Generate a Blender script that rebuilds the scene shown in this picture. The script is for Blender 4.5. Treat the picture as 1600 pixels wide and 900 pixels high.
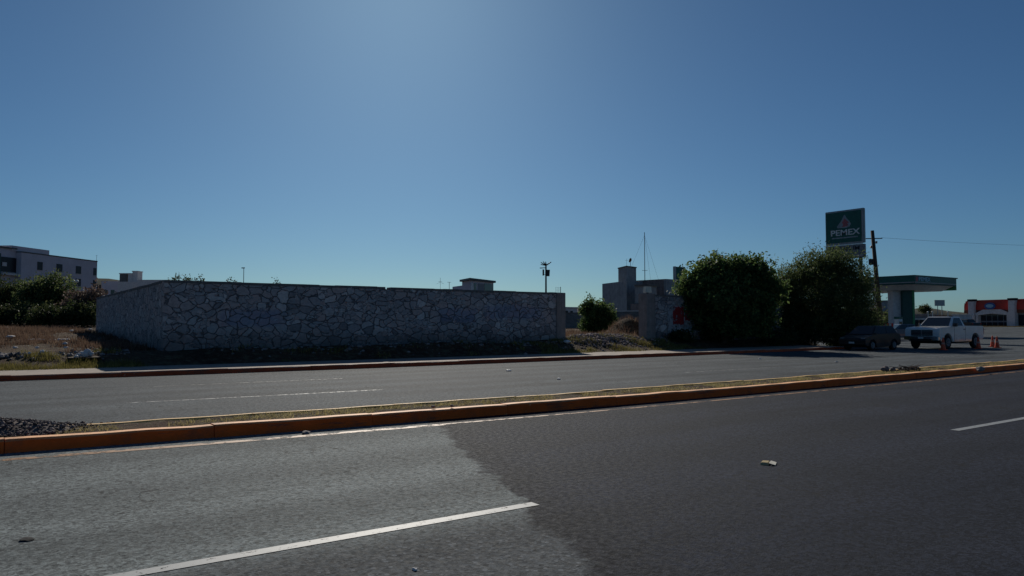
import bpy, bmesh, math, random
import numpy as np
from mathutils import Vector, Matrix, noise
for o in list(bpy.data.objects): bpy.data.objects.remove(o)
sc = bpy.context.scene
C = bpy.context.collection
R = math.radians
PI = math.pi

# ------------------------------------------------------------------ camera, sky, sun, exposure
F, H, TH, AZ = 1170.0, 1.65, math.atan(53/1170.0), R(54.8)
cam_d = bpy.data.cameras.new('camera'); cam = bpy.data.objects.new('camera', cam_d); C.objects.link(cam)
cam_d.sensor_width = 36; cam_d.lens = F/1600*36; cam_d.clip_end = 6000; cam_d.clip_start = 0.1
cam.location = (0, 0, H); cam.rotation_euler = (R(90)+TH, 0, AZ-R(90)); sc.camera = cam

SUN_EL, SUN_AZ = 28.2, 63.7          # azimuth counted from +X towards +Y
w = bpy.data.worlds.new('World'); sc.world = w; w.use_nodes = True
nt = w.node_tree; bg = nt.nodes['Background']
sky = nt.nodes.new('ShaderNodeTexSky'); sky.sky_type = 'NISHITA'; sky.sun_disc = False
sky.sun_elevation = R(SUN_EL); sky.sun_rotation = R(90-SUN_AZ)
sky.altitude = 900; sky.air_density = 0.92; sky.dust_density = 0.8; sky.ozone_density = 3.0
tint = nt.nodes.new('ShaderNodeMix'); tint.data_type = 'RGBA'; tint.blend_type = 'MULTIPLY'; tint.inputs[0].default_value = 1
tint.inputs[7].default_value = (.475, .755, .95, 1)
nt.links.new(sky.outputs[0], tint.inputs[6]); nt.links.new(tint.outputs[2], bg.inputs[0]); bg.inputs[1].default_value = 0.061
sd = bpy.data.lights.new('sun', 'SUN'); sun = bpy.data.objects.new('sun', sd); C.objects.link(sun)
sd.energy = 5.0; sd.angle = R(0.5); sd.color = (1, .94, .84)
sun.rotation_euler = (R(90-SUN_EL), 0, R(SUN_AZ+90))
sc.view_settings.view_transform = 'Standard'; sc.view_settings.look = 'None'
sc.view_settings.gamma = 1; sc.view_settings.use_curve_mapping = False
sc.view_settings.exposure = -0.5
sc.cycles.max_bounces = 6; sc.cycles.transparent_max_bounces = 8

# ------------------------------------------------------------------ measuring: photograph pixel + distance -> place
VX, VY = math.cos(AZ), math.sin(AZ); RX, RY = math.sin(AZ), -math.cos(AZ)
def _ray(px, py):
    x = (px-800)/F; u = -(py-450)/F
    f = math.cos(TH)-u*math.sin(TH)
    return RX*x+VX*f, RY*x+VY*f, math.sin(TH)+u*math.cos(TH), f
def at(px, py, dep):
    a, b, c, f = _ray(px, py); t = dep/f
    return Vector((a*t, b*t, H+c*t))
def aty(px, py, Y):
    a, b, c, f = _ray(px, py); t = Y/b
    return Vector((a*t, Y, H+c*t))
def atz(px, py, z=0):
    a, b, c, f = _ray(px, py); t = (z-H)/c
    return Vector((a*t, b*t, z))

# ------------------------------------------------------------------ node helpers
class NT:
    def __init__(s, name, rough=.8, spec=.3):
        s.m = bpy.data.materials.new(name); s.m.use_nodes = True; s.t = s.m.node_tree
        s.b = s.t.nodes['Principled BSDF']; s.b.inputs['Roughness'].default_value = rough
        s.b.inputs['Specular IOR Level'].default_value = spec
    def n(s, typ, **kw):
        x = s.t.nodes.new(typ)
        for k, v in kw.items():
            if k.startswith('i_'):
                key = k[2:]; key = int(key) if key.isdigit() else key.replace('_', ' ')
                x.inputs[key].default_value = v
            else: setattr(x, k, v)
        return x
    def l(s, a, b): s.t.links.new(a, b)
    def coords(s, scale=(1,1,1), kind='Object'):
        tc = s.n('ShaderNodeTexCoord'); mp = s.n('ShaderNodeMapping'); mp.inputs['Scale'].default_value = scale
        s.l(tc.outputs[kind], mp.inputs[0]); return mp.outputs[0]
    def noise(s, vec, scale, detail=4, rough=.55, dist=0):
        x = s.n('ShaderNodeTexNoise'); x.inputs['Scale'].default_value = scale; x.inputs['Detail'].default_value = detail
        x.inputs['Roughness'].default_value = rough; x.inputs['Distortion'].default_value = dist
        if vec is not None: s.l(vec, x.inputs['Vector'])
        return x.outputs['Fac']
    def ramp(s, fac, stops, interp='LINEAR'):
        x = s.n('ShaderNodeValToRGB'); x.color_ramp.interpolation = interp
        e = x.color_ramp.elements
        while len(e) > 1: e.remove(e[-1])
        e[0].position = stops[0][0]; e[0].color = c4(stops[0][1])
        for p, c in stops[1:]:
            q = e.new(p); q.color = c4(c)
        s.l(fac, x.inputs[0]); return x.outputs[0]
    def mix(s, fac, a, b, mode='MIX'):
        x = s.n('ShaderNodeMix', data_type='RGBA', blend_type=mode)
        if isinstance(fac, (int, float)): x.inputs[0].default_value = fac
        else: s.l(fac, x.inputs[0])
        for i, v in ((6, a), (7, b)):
            if isinstance(v, tuple): x.inputs[i].default_value = c4(v)
            else: s.l(v, x.inputs[i])
        return x.outputs[2]
    def math(s, op, a, b=0.0, clamp=False):
        x = s.n('ShaderNodeMath', operation=op); x.use_clamp = clamp
        for i, v in ((0, a), (1, b)):
            if isinstance(v, (int, float)): x.inputs[i].default_value = v
            else: s.l(v, x.inputs[i])
        return x.outputs[0]
    def maprange(s, v, a, b, c=0, d=1, smooth=True):
        x = s.n('ShaderNodeMapRange'); x.interpolation_type = 'SMOOTHSTEP' if smooth else 'LINEAR'
        s.l(v, x.inputs[0])
        for i, k in ((1,a),(2,b),(3,c),(4,d)): x.inputs[i].default_value = k
        return x.outputs[0]
    def bump(s, h, strength=.5, dist=.02):
        x = s.n('ShaderNodeBump'); x.inputs['Strength'].default_value = strength; x.inputs['Distance'].default_value = dist
        s.l(h, x.inputs['Height']); s.l(x.outputs[0], s.b.inputs['Normal']); return x
    def base(s, c):
        if isinstance(c, tuple): s.b.inputs['Base Color'].default_value = c4(c)
        else: s.l(c, s.b.inputs['Base Color'])
def c4(c): return (c, c, c, 1) if isinstance(c, (int, float)) else (c[0], c[1], c[2], 1)

def plain(name, col, rough=.6, spec=.4, metal=0, var=.18, scale=3.0, emit=None):
    """painted / rendered surface with uneven tone, dirt and fine bump"""
    k = NT(name, rough, spec); v = k.coords()
    n1 = k.noise(v, scale, 5, .6); n2 = k.noise(v, scale*9, 3, .6)
    f = k.math('ADD', k.math('MULTIPLY', n1, .7), k.math('MULTIPLY', n2, .3))
    d = tuple(x*(1-var*1.6) for x in col); b = tuple(min(1, x*(1+var)) for x in col)
    k.base(k.ramp(f, [(.3, d), (.7, b)])); k.b.inputs['Metallic'].default_value = metal
    k.bump(n2, .15, .01)
    return k.m

# ------------------------------------------------------------------ materials
def asphalt(kind):
    k = NT('asphalt_'+kind, .9, .07); tc = k.n('ShaderNodeTexCoord'); v = tc.outputs['Object']
    sep = k.n('ShaderNodeSeparateXYZ'); k.l(v, sep.inputs[0]); X, Y = sep.outputs[0], sep.outputs[1]
    mp = k.n('ShaderNodeMapping'); mp.inputs['Scale'].default_value = (.07, 1.1, 1); k.l(v, mp.inputs[0])
    streak = k.noise(mp.outputs[0], 1.0, 4, .5)
    big = k.noise(v, .35, 4, .6); agg = k.noise(v, 55, 2, .7); agg2 = k.noise(v, 17, 4, .75)
    vo = k.n('ShaderNodeTexVoronoi'); vo.inputs['Scale'].default_value = 36; k.l(v, vo.inputs['Vector'])
    vr = vo.outputs['Color']; sv = k.n('ShaderNodeSeparateColor'); k.l(vr, sv.inputs[0])
    if kind == 'near':
        # old pale surfacing west of a ragged joint, new dark surfacing east of it, coarse worn strip in the near lane
        e = k.math('SUBTRACT', X, k.math('MULTIPLY', Y, .385))
        wob = k.math('MULTIPLY', k.math('SUBTRACT', k.noise(v, 1.1, 6, .68), .5), .95)
        e = k.math('ADD', e, wob)
        e = k.math('ADD', e, k.math('MULTIPLY', k.math('SUBTRACT', k.noise(v, 9, 4, .7), .5), .35)); new = k.maprange(e, 1.84, 1.96)
        yy = k.math('ADD', Y, k.math('MULTIPLY', k.math('SUBTRACT', k.noise(v, .9, 4, .6), .5), .9))
        coarse = k.math('SUBTRACT', 1.0, k.maprange(yy, 4.9, 5.7))
        old = k.mix(coarse, (.178, .200, .200), (.092, .103, .112))
        newc = k.mix(k.maprange(big, .3, .7), (.019, .0235, .036), (.026, .031, .047))
        seam = k.math('MULTIPLY', k.maprange(e, 1.6, 2.0), k.math('SUBTRACT', 1.0, k.maprange(e, 2.0, 2.75)))
        newc = k.mix(k.math('MULTIPLY', seam, k.maprange(agg2, .35, .65)), newc, (.014, .015, .019))
        col = k.mix(new, old, newc)
        specklo = k.math('ADD', .55, k.math('MULTIPLY', coarse, .3))
        pit = k.math('MULTIPLY', k.math('GREATER_THAN', k.noise(v, 26, 3, .7), .63), k.math('SUBTRACT', 1.0, k.math('MULTIPLY', new, .7)))
        lane = k.n('ShaderNodeTexWave'); lane.wave_type = 'BANDS'; lane.bands_direction = 'Y'; lane.inputs['Scale'].default_value = .17; lane.inputs['Distortion'].default_value = .8; lane.inputs['Detail'].default_value = 3; k.l(v, lane.inputs['Vector'])
        col = k.mix(k.math('MULTIPLY', lane.outputs['Fac'], .32), col, (.018, .020, .024))
        stain = k.maprange(k.noise(v, .8, 5, .7), .60, .70); col = k.mix(k.math('MULTIPLY', stain, .35), col, (.02, .021, .024))
        col = k.mix(k.math('MULTIPLY', pit, .55), col, (.022, .025, .030))
    else:
        col = k.mix(k.maprange(big, .3, .7), (.076, .088, .098), (.108, .124, .134)); new = None
        lane = k.n('ShaderNodeTexWave'); lane.wave_type = 'BANDS'; lane.bands_direction = 'Y'
        lane.inputs['Scale'].default_value = .19; lane.inputs['Distortion'].default_value = .5; k.l(v, lane.inputs['Vector'])
        col = k.mix(k.math('MULTIPLY', lane.outputs['Fac'], .35), col, (.045, .046, .05))
    col = k.mix(.55, col, k.ramp(streak, [(.3, .42), (.5, 1.0), (.72, 1.3)]), 'MULTIPLY')
    grain = k.ramp(k.math('ADD', k.math('MULTIPLY', agg, .5), k.math('MULTIPLY', sv.outputs[0], .5)), [(.25, .5), (.5, .95), (.8, 1.55)])
    col = k.mix(.9, col, grain, 'MULTIPLY')
    col = k.mix(.5, col, k.ramp(agg2, [(.35, .6), (.5, 1.0), (.68, 1.3)]), 'MULTIPLY')
    cr = k.n('ShaderNodeTexVoronoi', feature='DISTANCE_TO_EDGE'); cr.inputs['Scale'].default_value = .45
    dv = k.n('ShaderNodeVectorMath', operation='ADD'); nz = k.n('ShaderNodeTexNoise'); nz.inputs['Scale'].default_value = 1.8; nz.inputs['Detail'].default_value = 6
    k.l(v, nz.inputs['Vector']); k.l(v, dv.inputs[0]); k.l(nz.outputs['Color'], dv.inputs[1]); k.l(dv.outputs[0], cr.inputs['Vector'])
    crack = k.math('MULTIPLY', k.math('LESS_THAN', cr.outputs['Distance'], .006), k.math('GREATER_THAN', big, .53))
    col = k.mix(k.math('MULTIPLY', crack, .6), col, (.015, .015, .016))
    k.base(col)
    peb = k.n('ShaderNodeTexVoronoi'); peb.inputs['Scale'].default_value = 24; k.l(v, peb.inputs['Vector'])
    ps = k.n('ShaderNodeSeparateColor'); k.l(peb.outputs['Color'], ps.inputs[0])
    cz = k.math('MULTIPLY', coarse, k.math('SUBTRACT', 1.0, new)) if kind == 'near' else 0.0
    col = k.mix(k.math('MULTIPLY', k.math('MULTIPLY', k.math('GREATER_THAN', ps.outputs[1], .8), k.math('LESS_THAN', peb.outputs['Distance'], .42)), cz), col, k.mix(.5, col, (.22, .24, .26)))
    col = k.mix(k.math('MULTIPLY', k.math('GREATER_THAN', ps.outputs[2], .84), k.math('LESS_THAN', peb.outputs['Distance'], .45)), col, k.mix(.5, col, (.012, .013, .016)))
    k.base(col)
    k.l(k.maprange(agg2, .3, .7, .75, .95), k.b.inputs['Roughness'])
    k.bump(k.math('ADD', agg, k.math('MULTIPLY', sv.outputs[0], .8)), .55, .012)
    return k.m

def stone():
    k = NT('rubble_stone', .88, .2); v = k.coords((1, 1, 1.45))
    nz = k.n('ShaderNodeTexNoise'); nz.inputs['Scale'].default_value = 1.6; nz.inputs['Detail'].default_value = 3; k.l(v, nz.inputs['Vector'])
    sc_ = k.n('ShaderNodeVectorMath', operation='SCALE'); sc_.inputs['Scale'].default_value = .5; k.l(nz.outputs['Color'], sc_.inputs[0])
    ad = k.n('ShaderNodeVectorMath', operation='ADD'); k.l(v, ad.inputs[0]); k.l(sc_.outputs[0], ad.inputs[1])
    a = k.n('ShaderNodeTexVoronoi', feature='DISTANCE_TO_EDGE'); a.inputs['Scale'].default_value = 2.3; k.l(ad.outputs[0], a.inputs['Vector'])
    b = k.n('ShaderNodeTexVoronoi', feature='F1'); b.inputs['Scale'].default_value = 2.3; k.l(ad.outputs[0], b.inputs['Vector'])
    a2 = k.n('ShaderNodeTexVoronoi', feature='DISTANCE_TO_EDGE'); a2.inputs['Scale'].default_value = 4.3; k.l(ad.outputs[0], a2.inputs['Vector'])
    b2 = k.n('ShaderNodeTexVoronoi', feature='F1'); b2.inputs['Scale'].default_value = 4.3; k.l(ad.outputs[0], b2.inputs['Vector'])
    small = k.math('GREATER_THAN', k.noise(v, 1.1, 2, .5), .57)
    bc = k.mix(small, b.outputs['Color'], b2.outputs['Color'])
    da = k.mix(small, a.outputs['Distance'], k.math('MULTIPLY', a2.outputs['Distance'], 1.6)); dsp = k.n('ShaderNodeSeparateColor'); k.l(da, dsp.inputs[0])
    s3 = k.n('ShaderNodeSeparateColor'); k.l(bc, s3.inputs[0])
    tint = k.ramp(s3.outputs[0], [(0, (.24, .23, .235)), (.3, (.38, .365, .37)), (.55, (.46, .38, .36)), (.8, (.40, .40, .405)), (1, (.60, .56, .54))])
    tint = k.mix(.8, tint, k.ramp(k.noise(v, 7, 5, .65), [(.3, .62), (.55, 1.0), (.75, 1.2)]), 'MULTIPLY')
    j = k.maprange(k.math('ADD', dsp.outputs[0], k.math('MULTIPLY', k.math('SUBTRACT', k.noise(v, 14, 3, .6), .5), .05)), .008, .055)
    col = k.mix(j, (.15, .14, .145), tint)
    # faded blue paint left from old lettering, on the stones' faces
    v0 = k.coords(); sep = k.n('ShaderNodeSeparateXYZ'); k.l(v0, sep.inputs[0])
    wob = k.math('MULTIPLY', k.math('SUBTRACT', k.noise(v0, 1.5, 4, .6), .5), .9)
    def band(x0, x1, z0, z1):
        x = k.math('ADD', sep.outputs[0], wob); z = k.math('ADD', sep.outputs[2], k.math('MULTIPLY', wob, .5))
        m = k.math('MULTIPLY', k.maprange(x, x0-.3, x0+.3), k.math('SUBTRACT', 1.0, k.maprange(x, x1-.3, x1+.3)))
        n = k.math('MULTIPLY', k.maprange(z, z0-.12, z0+.12), k.math('SUBTRACT', 1.0, k.maprange(z, z1-.12, z1+.12)))
        return k.math('MULTIPLY', m, n)
    p = k.math('MAXIMUM', band(7.8, 10.2, 1.5, 2.15), k.math('MAXIMUM', band(17.6, 19.8, 1.65, 2.3), band(20.2, 23.8, 1.8, 2.45)))
    south = k.math('LESS_THAN', sep.outputs[1], 31.2)
    p = k.math('MULTIPLY', k.math('MULTIPLY', p, south), k.maprange(j, .2, 1, .05, .38))
    col = k.mix(p, col, (.13, .19, .36))
    # damp dirt splashed up from the ground
    dirt = k.math('MULTIPLY', k.math('SUBTRACT', 1.0, k.maprange(k.math('ADD', sep.outputs[2], wob), .7, 1.5)), .5)
    col = k.mix(dirt, col, (.05, .045, .04))
    k.base(col)
    k.bump(k.math('ADD', j, k.math('MULTIPLY', k.noise(v, 9, 4, .6), .35)), .9, .06)
    return k.m

def soil():
    k = NT('dry_ground', .95, .1); v = k.coords()
    n1 = k.noise(v, .5, 6, .6); n2 = k.noise(v, 3.5, 6, .7); n3 = k.noise(v, 22, 3, .7)
    col = k.ramp(n1, [(.3, (.060, .036, .026)), (.5, (.105, .062, .040)), (.68, (.13, .085, .052))])
    col = k.mix(k.maprange(n2, .45, .65), col, (.14, .12, .07))
    col = k.mix(k.math('GREATER_THAN', n3, .64), col, (.22, .19, .17))
    col = k.mix(.7, col, k.ramp(n2, [(.3, .45), (.7, 1.3)]), 'MULTIPLY')
    k.base(col); k.bump(k.math('ADD', n2, n3), 1, .12); return k.m

def leafmat(name, a, b, c, trans=.25):
    k = NT(name, .65, .12)
    g = k.n('ShaderNodeNewGeometry')
    vv = k.coords(); pt_ = k.ramp(k.noise(vv, .9, 3, .6), [(.32, .45), (.5, 1.0), (.7, 1.5)])
    k.base(k.mix(.8, k.ramp(g.outputs['Random Per Island'], [(0, a), (.55, b), (1, c)]), pt_, 'MULTIPLY'))
    k.b.inputs['Transmission Weight'].default_value = 0
    tr = k.n('ShaderNodeBsdfTranslucent'); mx = k.n('ShaderNodeMixShader'); mx.inputs[0].default_value = trans
    k.l(k.ramp(g.outputs['Random Per Island'], [(0, tuple(x*1.7 for x in b)), (1, tuple(x*1.9 for x in c))]), tr.inputs[0])
    out = k.t.nodes['Material Output']; k.l(k.b.outputs[0], mx.inputs[1]); k.l(tr.outputs[0], mx.inputs[2]); k.l(mx.outputs[0], out.inputs[0])
    return k.m

def rockmat(name, a, b):
    k = NT(name, .9, .15); g = k.n('ShaderNodeNewGeometry'); v = k.coords()
    col = k.ramp(g.outputs['Random Per Island'], [(0, a), (1, b)])
    col = k.mix(.7, col, k.ramp(k.noise(v, 9, 4, .6), [(.3, .6), (.7, 1.2)]), 'MULTIPLY')
    k.base(col); k.bump(k.noise(v, 30, 3), .5, .01); return k.m

def kerbmat(name, paint, worn, lvl=.5):
    """painted concrete: face paint, top worn pale and brightened in colour to look sunlit, chips and grime"""
    k = NT(name, .7, .25); v = k.coords(); g = k.n('ShaderNodeNewGeometry')
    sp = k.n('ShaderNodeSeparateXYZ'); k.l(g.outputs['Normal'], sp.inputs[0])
    n = k.noise(v, 3, 6, .7); n2 = k.noise(v, 16, 4, .65)
    col = k.mix(k.maprange(n, .3, .75), paint, tuple(x*.78 for x in paint))
    lit_wear = k.math('MULTIPLY', k.maprange(sp.outputs[2], .5, .95), k.maprange(n2, .3-lvl*.3, .5-lvl*.1))  # upward faces take the worn colour, which also carries painted sunlight
    chip = k.math('GREATER_THAN', k.noise(v, 7, 6, .75), .67)
    scv = k.coords((.8, 3, 9)); scuff = k.math('MULTIPLY', k.math('GREATER_THAN', k.noise(scv, 1.6, 5, .7), .60), .5)
    col = k.mix(k.math('MAXIMUM', k.math('MULTIPLY', lit_wear, .85), k.math('MULTIPLY', chip, .55)), col, worn)
    col = k.mix(k.math('MULTIPLY', k.maprange(k.noise(v, 1.1, 5, .7), .52, .7), .45), col, (.10, .07, .05))
    col = k.mix(scuff, col, (.07, .055, .05))
    k.base(col); k.bump(k.math('ADD', n, k.math('MULTIPLY', n2, .4)), .5, .03); return k.m

def paintmat(name, col, cover=.5, scale=9):
    """worn road paint: chips open to the asphalt below through transparency"""
    k = NT(name, .6, .3); v = k.coords(); n = k.noise(v, scale, 6, .75); n2 = k.noise(v, 40, 2, .6)
    k.base(k.mix(.5, col, k.ramp(n2, [(.3, .7), (.6, 1.05)]), 'MULTIPLY'))
    a = k.maprange(n, cover-.1, cover, 0, 1)
    k.l(k.math('MAXIMUM', k.math('SUBTRACT', 1.0, a), 0.12), k.b.inputs['Alpha']); return k.m

def concrete(name, col):
    k = NT(name, .85, .2); v = k.coords(); n = k.noise(v, 2.2, 6, .65); n2 = k.noise(v, 25, 3, .6)
    mp = k.coords((6, 6, .35)); st = k.noise(mp, 1, 4, .6)
    c = k.ramp(n, [(.3, tuple(x*.7 for x in col)), (.7, tuple(x*1.15 for x in col))])
    c = k.mix(.5, c, k.ramp(st, [(.35, .65), (.6, 1.05)]), 'MULTIPLY')
    k.base(c); k.bump(n2, .3, .01); return k.m

def blockmat():
    k = NT('block_wall', .9, .2); v = k.coords()
    s = k.n('ShaderNodeSeparateXYZ'); k.l(v, s.inputs[0]); cb = k.n('ShaderNodeCombineXYZ')
    k.l(k.math('ADD', s.outputs[0], s.outputs[1]), cb.inputs[0]); k.l(s.outputs[2], cb.inputs[1])
    b = k.n('ShaderNodeTexBrick'); b.inputs['Scale'].default_value = 2.4; b.inputs['Mortar Size'].default_value = .02
    b.inputs['Color1'].default_value = c4((.20, .22, .22)); b.inputs['Color2'].default_value = c4((.15, .17, .17)); b.inputs['Mortar'].default_value = c4((.11, .11, .11))
    k.l(cb.outputs[0], b.inputs['Vector']); k.base(k.mix(.6, b.outputs[0], k.ramp(k.noise(v, 1.2, 5), [(.3, .6), (.7, 1.2)]), 'MULTIPLY')); return k.m

def carpaint(name, col, rough=.28, dirty=.55, coat=.5):
    k = NT(name, rough, .5); v = k.coords(); n = k.noise(v, 2.5, 5, .6)
    s = k.n('ShaderNodeSeparateXYZ'); k.l(v, s.inputs[0])
    dirt = k.math('MULTIPLY', k.math('SUBTRACT', 1.0, k.maprange(s.outputs[2], .3, .95)), k.maprange(n, .25, .7, .3, 1))
    k.base(k.mix(k.math('MULTIPLY', dirt, dirty), k.mix(k.maprange(n, .3, .7), col, tuple(x*.86 for x in col)), (.22, .18, .14)))
    k.l(k.maprange(dirt, 0, 1, rough, .7), k.b.inputs['Roughness'])
    k.b.inputs['Coat Weight'].default_value = coat; return k.m

M = dict(
 road_near=asphalt('near'), road_far=asphalt('far'), stone=stone(), soil=soil(),
 kerb_med=kerbmat('orange_kerb_paint', (.88, .13, .016), (.98, .56, .27), 1.1),  # second colour: worn paint, raised so the top looks sunlit
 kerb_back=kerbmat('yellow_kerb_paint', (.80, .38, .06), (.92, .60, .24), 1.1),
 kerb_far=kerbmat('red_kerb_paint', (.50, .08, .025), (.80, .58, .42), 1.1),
 sidewalk=concrete('sidewalk_concrete', (.36, .30, .25)), conc=concrete('grey_concrete', (.30, .29, .28)),
 pillar=concrete('pillar_concrete', (.30, .26, .24)), cap=concrete('coping', (.17, .165, .16)),
 white_paint=paintmat('white_line', (.29, .30, .30), .67, 14), white_faint=paintmat('faded_white_line', (.27, .28, .285), .55, 6),
 yellow_line=paintmat('tan_line', (.34, .165, .06), .57, 3.5),
 white=plain('white_paint', (.72, .72, .70)), dim_white=plain('dusty_white_render', (.62, .60, .59), .85, .2),
 apt=plain('pale_render', (.58, .55, .60), .9, .15, var=.1, scale=.4), grey_render=concrete('grey_render', (.34, .35, .36)),
 brown_render=concrete('brown_render', (.27, .22, .21)), dark=plain('dark_metal', (.03, .032, .035), .5, .4), black=plain('black_rubber', (.018, .018, .02), .85, .2),
 glass=plain('dark_glass', (.015, .02, .028), .08, .6, var=.05), greenglass=plain('tinted_glass', (.03, .05, .055), .06, .7, var=.05),
 green=plain('sign_green', (.008, .10, .075), .4, .4), lime=plain('bright_green', (.05, .26, .10), .45, .4), dgreen=plain('dark_green', (.006, .06, .05), .45, .4),
 red=plain('red_panel', (.50, .035, .02), .45, .4), cone=plain('cone_orange', (.62, .07, .02), .5, .4), rust=plain('rust', (.16, .06, .04), .9, .2),
 blue=plain('blue_panel', (.03, .10, .30), .4, .4), paleblue=plain('pale_blue', (.30, .50, .62), .4, .4), chrome=plain('chrome', (.55, .56, .58), .2, .5, 1.0),
 galv=plain('galvanised', (.30, .31, .32), .45, .5, .6), wood=concrete('pole_wood', (.085, .06, .045)), bark=concrete('bark', (.10, .075, .055)),
 cream=plain('cream_plastic', (.80, .74, .60)), tan=plain('cardboard', (.48, .38, .22), .9, .1), pink=plain('faded_red', (.42, .12, .13), .6),
 lamp=plain('lamp_lens', (.60, .62, .62), .1, .6), block=blockmat(), grey_panel=plain('grey_panel', (.20, .21, .23)),
 block_top=plain('pale_coping', (.55, .55, .53)), whitecar=carpaint('white_car_paint', (.82, .82, .80), .22), darkcar=carpaint('dark_car_paint', (.003, .003, .005), .38, .04, .04),
 bluecar=carpaint('blue_grey_car_paint', (.10, .13, .18)), silver=carpaint('silver_car_paint', (.40, .41, .42)),
 stones=rockmat('grey_stones', (.10, .09, .085), (.30, .27, .26)), gravel=rockmat('dark_gravel', (.08, .066, .062), (.22, .18, .17)), rubble=rockmat('pinkish_rubble', (.16, .115, .105), (.42, .32, .29)),
 leaf_a=leafmat('broad_green_leaves', (.022, .045, .018), (.045, .092, .030), (.13, .17, .055), .32),
 leaf_b=leafmat('fine_olive_leaves', (.022, .038, .018), (.045, .075, .028), (.11, .13, .05), .34),
 leaf_c=leafmat('dusty_brown_leaves', (.06, .045, .035), (.11, .08, .065), (.18, .13, .11), .2),
 leaf_d=leafmat('dark_shrub_leaves', (.015, .028, .014), (.030, .05, .020), (.07, .075, .03), .25),
 yel2=leafmat('bleached_grass', (.14, .12, .04), (.28, .235, .09), (.46, .38, .19), .25), dry=leafmat('dry_grass', (.062, .034, .026), (.115, .068, .050), (.21, .145, .10), .2), yel=leafmat('yellow_green_grass', (.07, .065, .022), (.13, .12, .035), (.24, .20, .07), .2),
 hill=plain('hillside', (.06, .065, .05), .95, .1, var=.4, scale=.02), winglass=plain('matt_dark_glass', (.012, .013, .022), .35, .25, var=.05), pinkish=plain('dull_collar', (.55, .28, .22), .5, .3), skin=plain('bag_plastic', (.60, .56, .58), .4, .4), redpaint=paintmat('red_wall_paint', (.32, .025, .03), .62, 3), whitewash=paintmat('whitewash', (.40, .40, .42), .60, 2.5),
)

# ------------------------------------------------------------------ mesh builder
class MB:
    def __init__(s): s.v = []; s.f = []
    def quadstrip(s, pts): pass
    def add(s, vs, fs):
        o = len(s.v); s.v += [tuple(p) for p in vs]; s.f += [tuple(i+o for i in f) for f in fs]; return s
    def box(s, x0, x1, y0, y1, z0, z1, top=None):
        tx, ty = top if top else (0, 0)
        v = [(x0,y0,z0),(x1,y0,z0),(x1,y1,z0),(x0,y1,z0),(x0+tx,y0+ty,z1),(x1-tx,y0+ty,z1),(x1-tx,y1-ty,z1),(x0+tx,y1-ty,z1)]
        return s.add(v, [(3,2,1,0),(4,5,6,7),(0,1,5,4),(1,2,6,5),(2,3,7,6),(3,0,4,7)])
    def fbox(s, o, u, a0, a1, n, b0, b1, z0, z1):
        """box in a frame: origin o, unit axes u (along) and n (depth)"""
        v = []
        for z in (z0, z1):
            for a, b in ((a0,b0),(a1,b0),(a1,b1),(a0,b1)): v.append((o[0]+u[0]*a+n[0]*b, o[1]+u[1]*a+n[1]*b, z))
        return s.add(v, [(3,2,1,0),(4,5,6,7),(0,1,5,4),(1,2,6,5),(2,3,7,6),(3,0,4,7)])
    def tube(s, p0, p1, r0, r1=None, n=8, cap=True):
        r1 = r0 if r1 is None else r1; p0 = Vector(p0); p1 = Vector(p1); d = (p1-p0).normalized()
        a = d.orthogonal().normalized(); b = d.cross(a); vs = []
        for p, r in ((p0, r0), (p1, r1)):
            for i in range(n):
                t = 2*PI*i/n; vs.append(p+(a*math.cos(t)+b*math.sin(t))*r)
        fs = [(i, (i+1) % n, n+(i+1) % n, n+i) for i in range(n)]
        if cap: fs += [tuple(range(n-1, -1, -1)), tuple(range(n, 2*n))]
        return s.add(vs, fs)
    def lathe(s, c, prof, n=16, axis='Z'):
        vs = []
        for r, h in prof:
            for i in range(n):
                t = 2*PI*i/n; a, b = r*math.cos(t), r*math.sin(t)
                p = (a, b, h) if axis == 'Z' else ((a, h, b) if axis == 'Y' else (h, a, b))
                vs.append((c[0]+p[0], c[1]+p[1], c[2]+p[2]))
        fs = []
        for k in range(len(prof)-1):
            for i in range(n): fs.append((k*n+i, k*n+(i+1) % n, (k+1)*n+(i+1) % n, (k+1)*n+i))
        fs += [tuple(range(n-1, -1, -1)), tuple(range((len(prof)-1)*n, len(prof)*n))]
        return s.add(vs, fs)
    def rock(s, c, r, rng, flat=.7, sub=1):
        bm = bmesh.new(); bmesh.ops.create_icosphere(bm, subdivisions=sub, radius=1)
        off = Vector((rng.random()*50, rng.random()*50, rng.random()*50)); sx, sy = rng.uniform(.7, 1.3), rng.uniform(.7, 1.3)
        vs = []
        for v in bm.verts:
            k = 1+.45*noise.noise(v.co*1.3+off); vs.append((c[0]+v.co.x*r*k*sx, c[1]+v.co.y*r*k*sy, c[2]+v.co.z*r*k*flat))
        s.add(vs, [tuple(x.index for x in f.verts) for f in bm.faces]); bm.free(); return s
    def build(s, name, mat, parent=None, smooth=False, bevel=0, loc=None):
        me = bpy.data.meshes.new(name)
        vs = s.v
        if loc is not None: vs = [(v[0]-loc[0], v[1]-loc[1], v[2]-loc[2]) for v in vs]
        me.from_pydata(vs, [], s.f); me.materials.append(mat)
        if bevel or True:
            bm = bmesh.new(); bm.from_mesh(me); bmesh.ops.recalc_face_normals(bm, faces=bm.faces)
            if bevel: bmesh.ops.bevel(bm, geom=bm.edges[:], offset=bevel, segments=2, affect='EDGES', clamp_overlap=True)
            bm.to_mesh(me); bm.free()
        if smooth:
            me.polygons.foreach_set('use_smooth', [True]*len(me.polygons))
        o = bpy.data.objects.new(name, me); C.objects.link(o)
        if loc is not None: o.location = loc
        if parent: o.parent = parent
        return o
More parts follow.
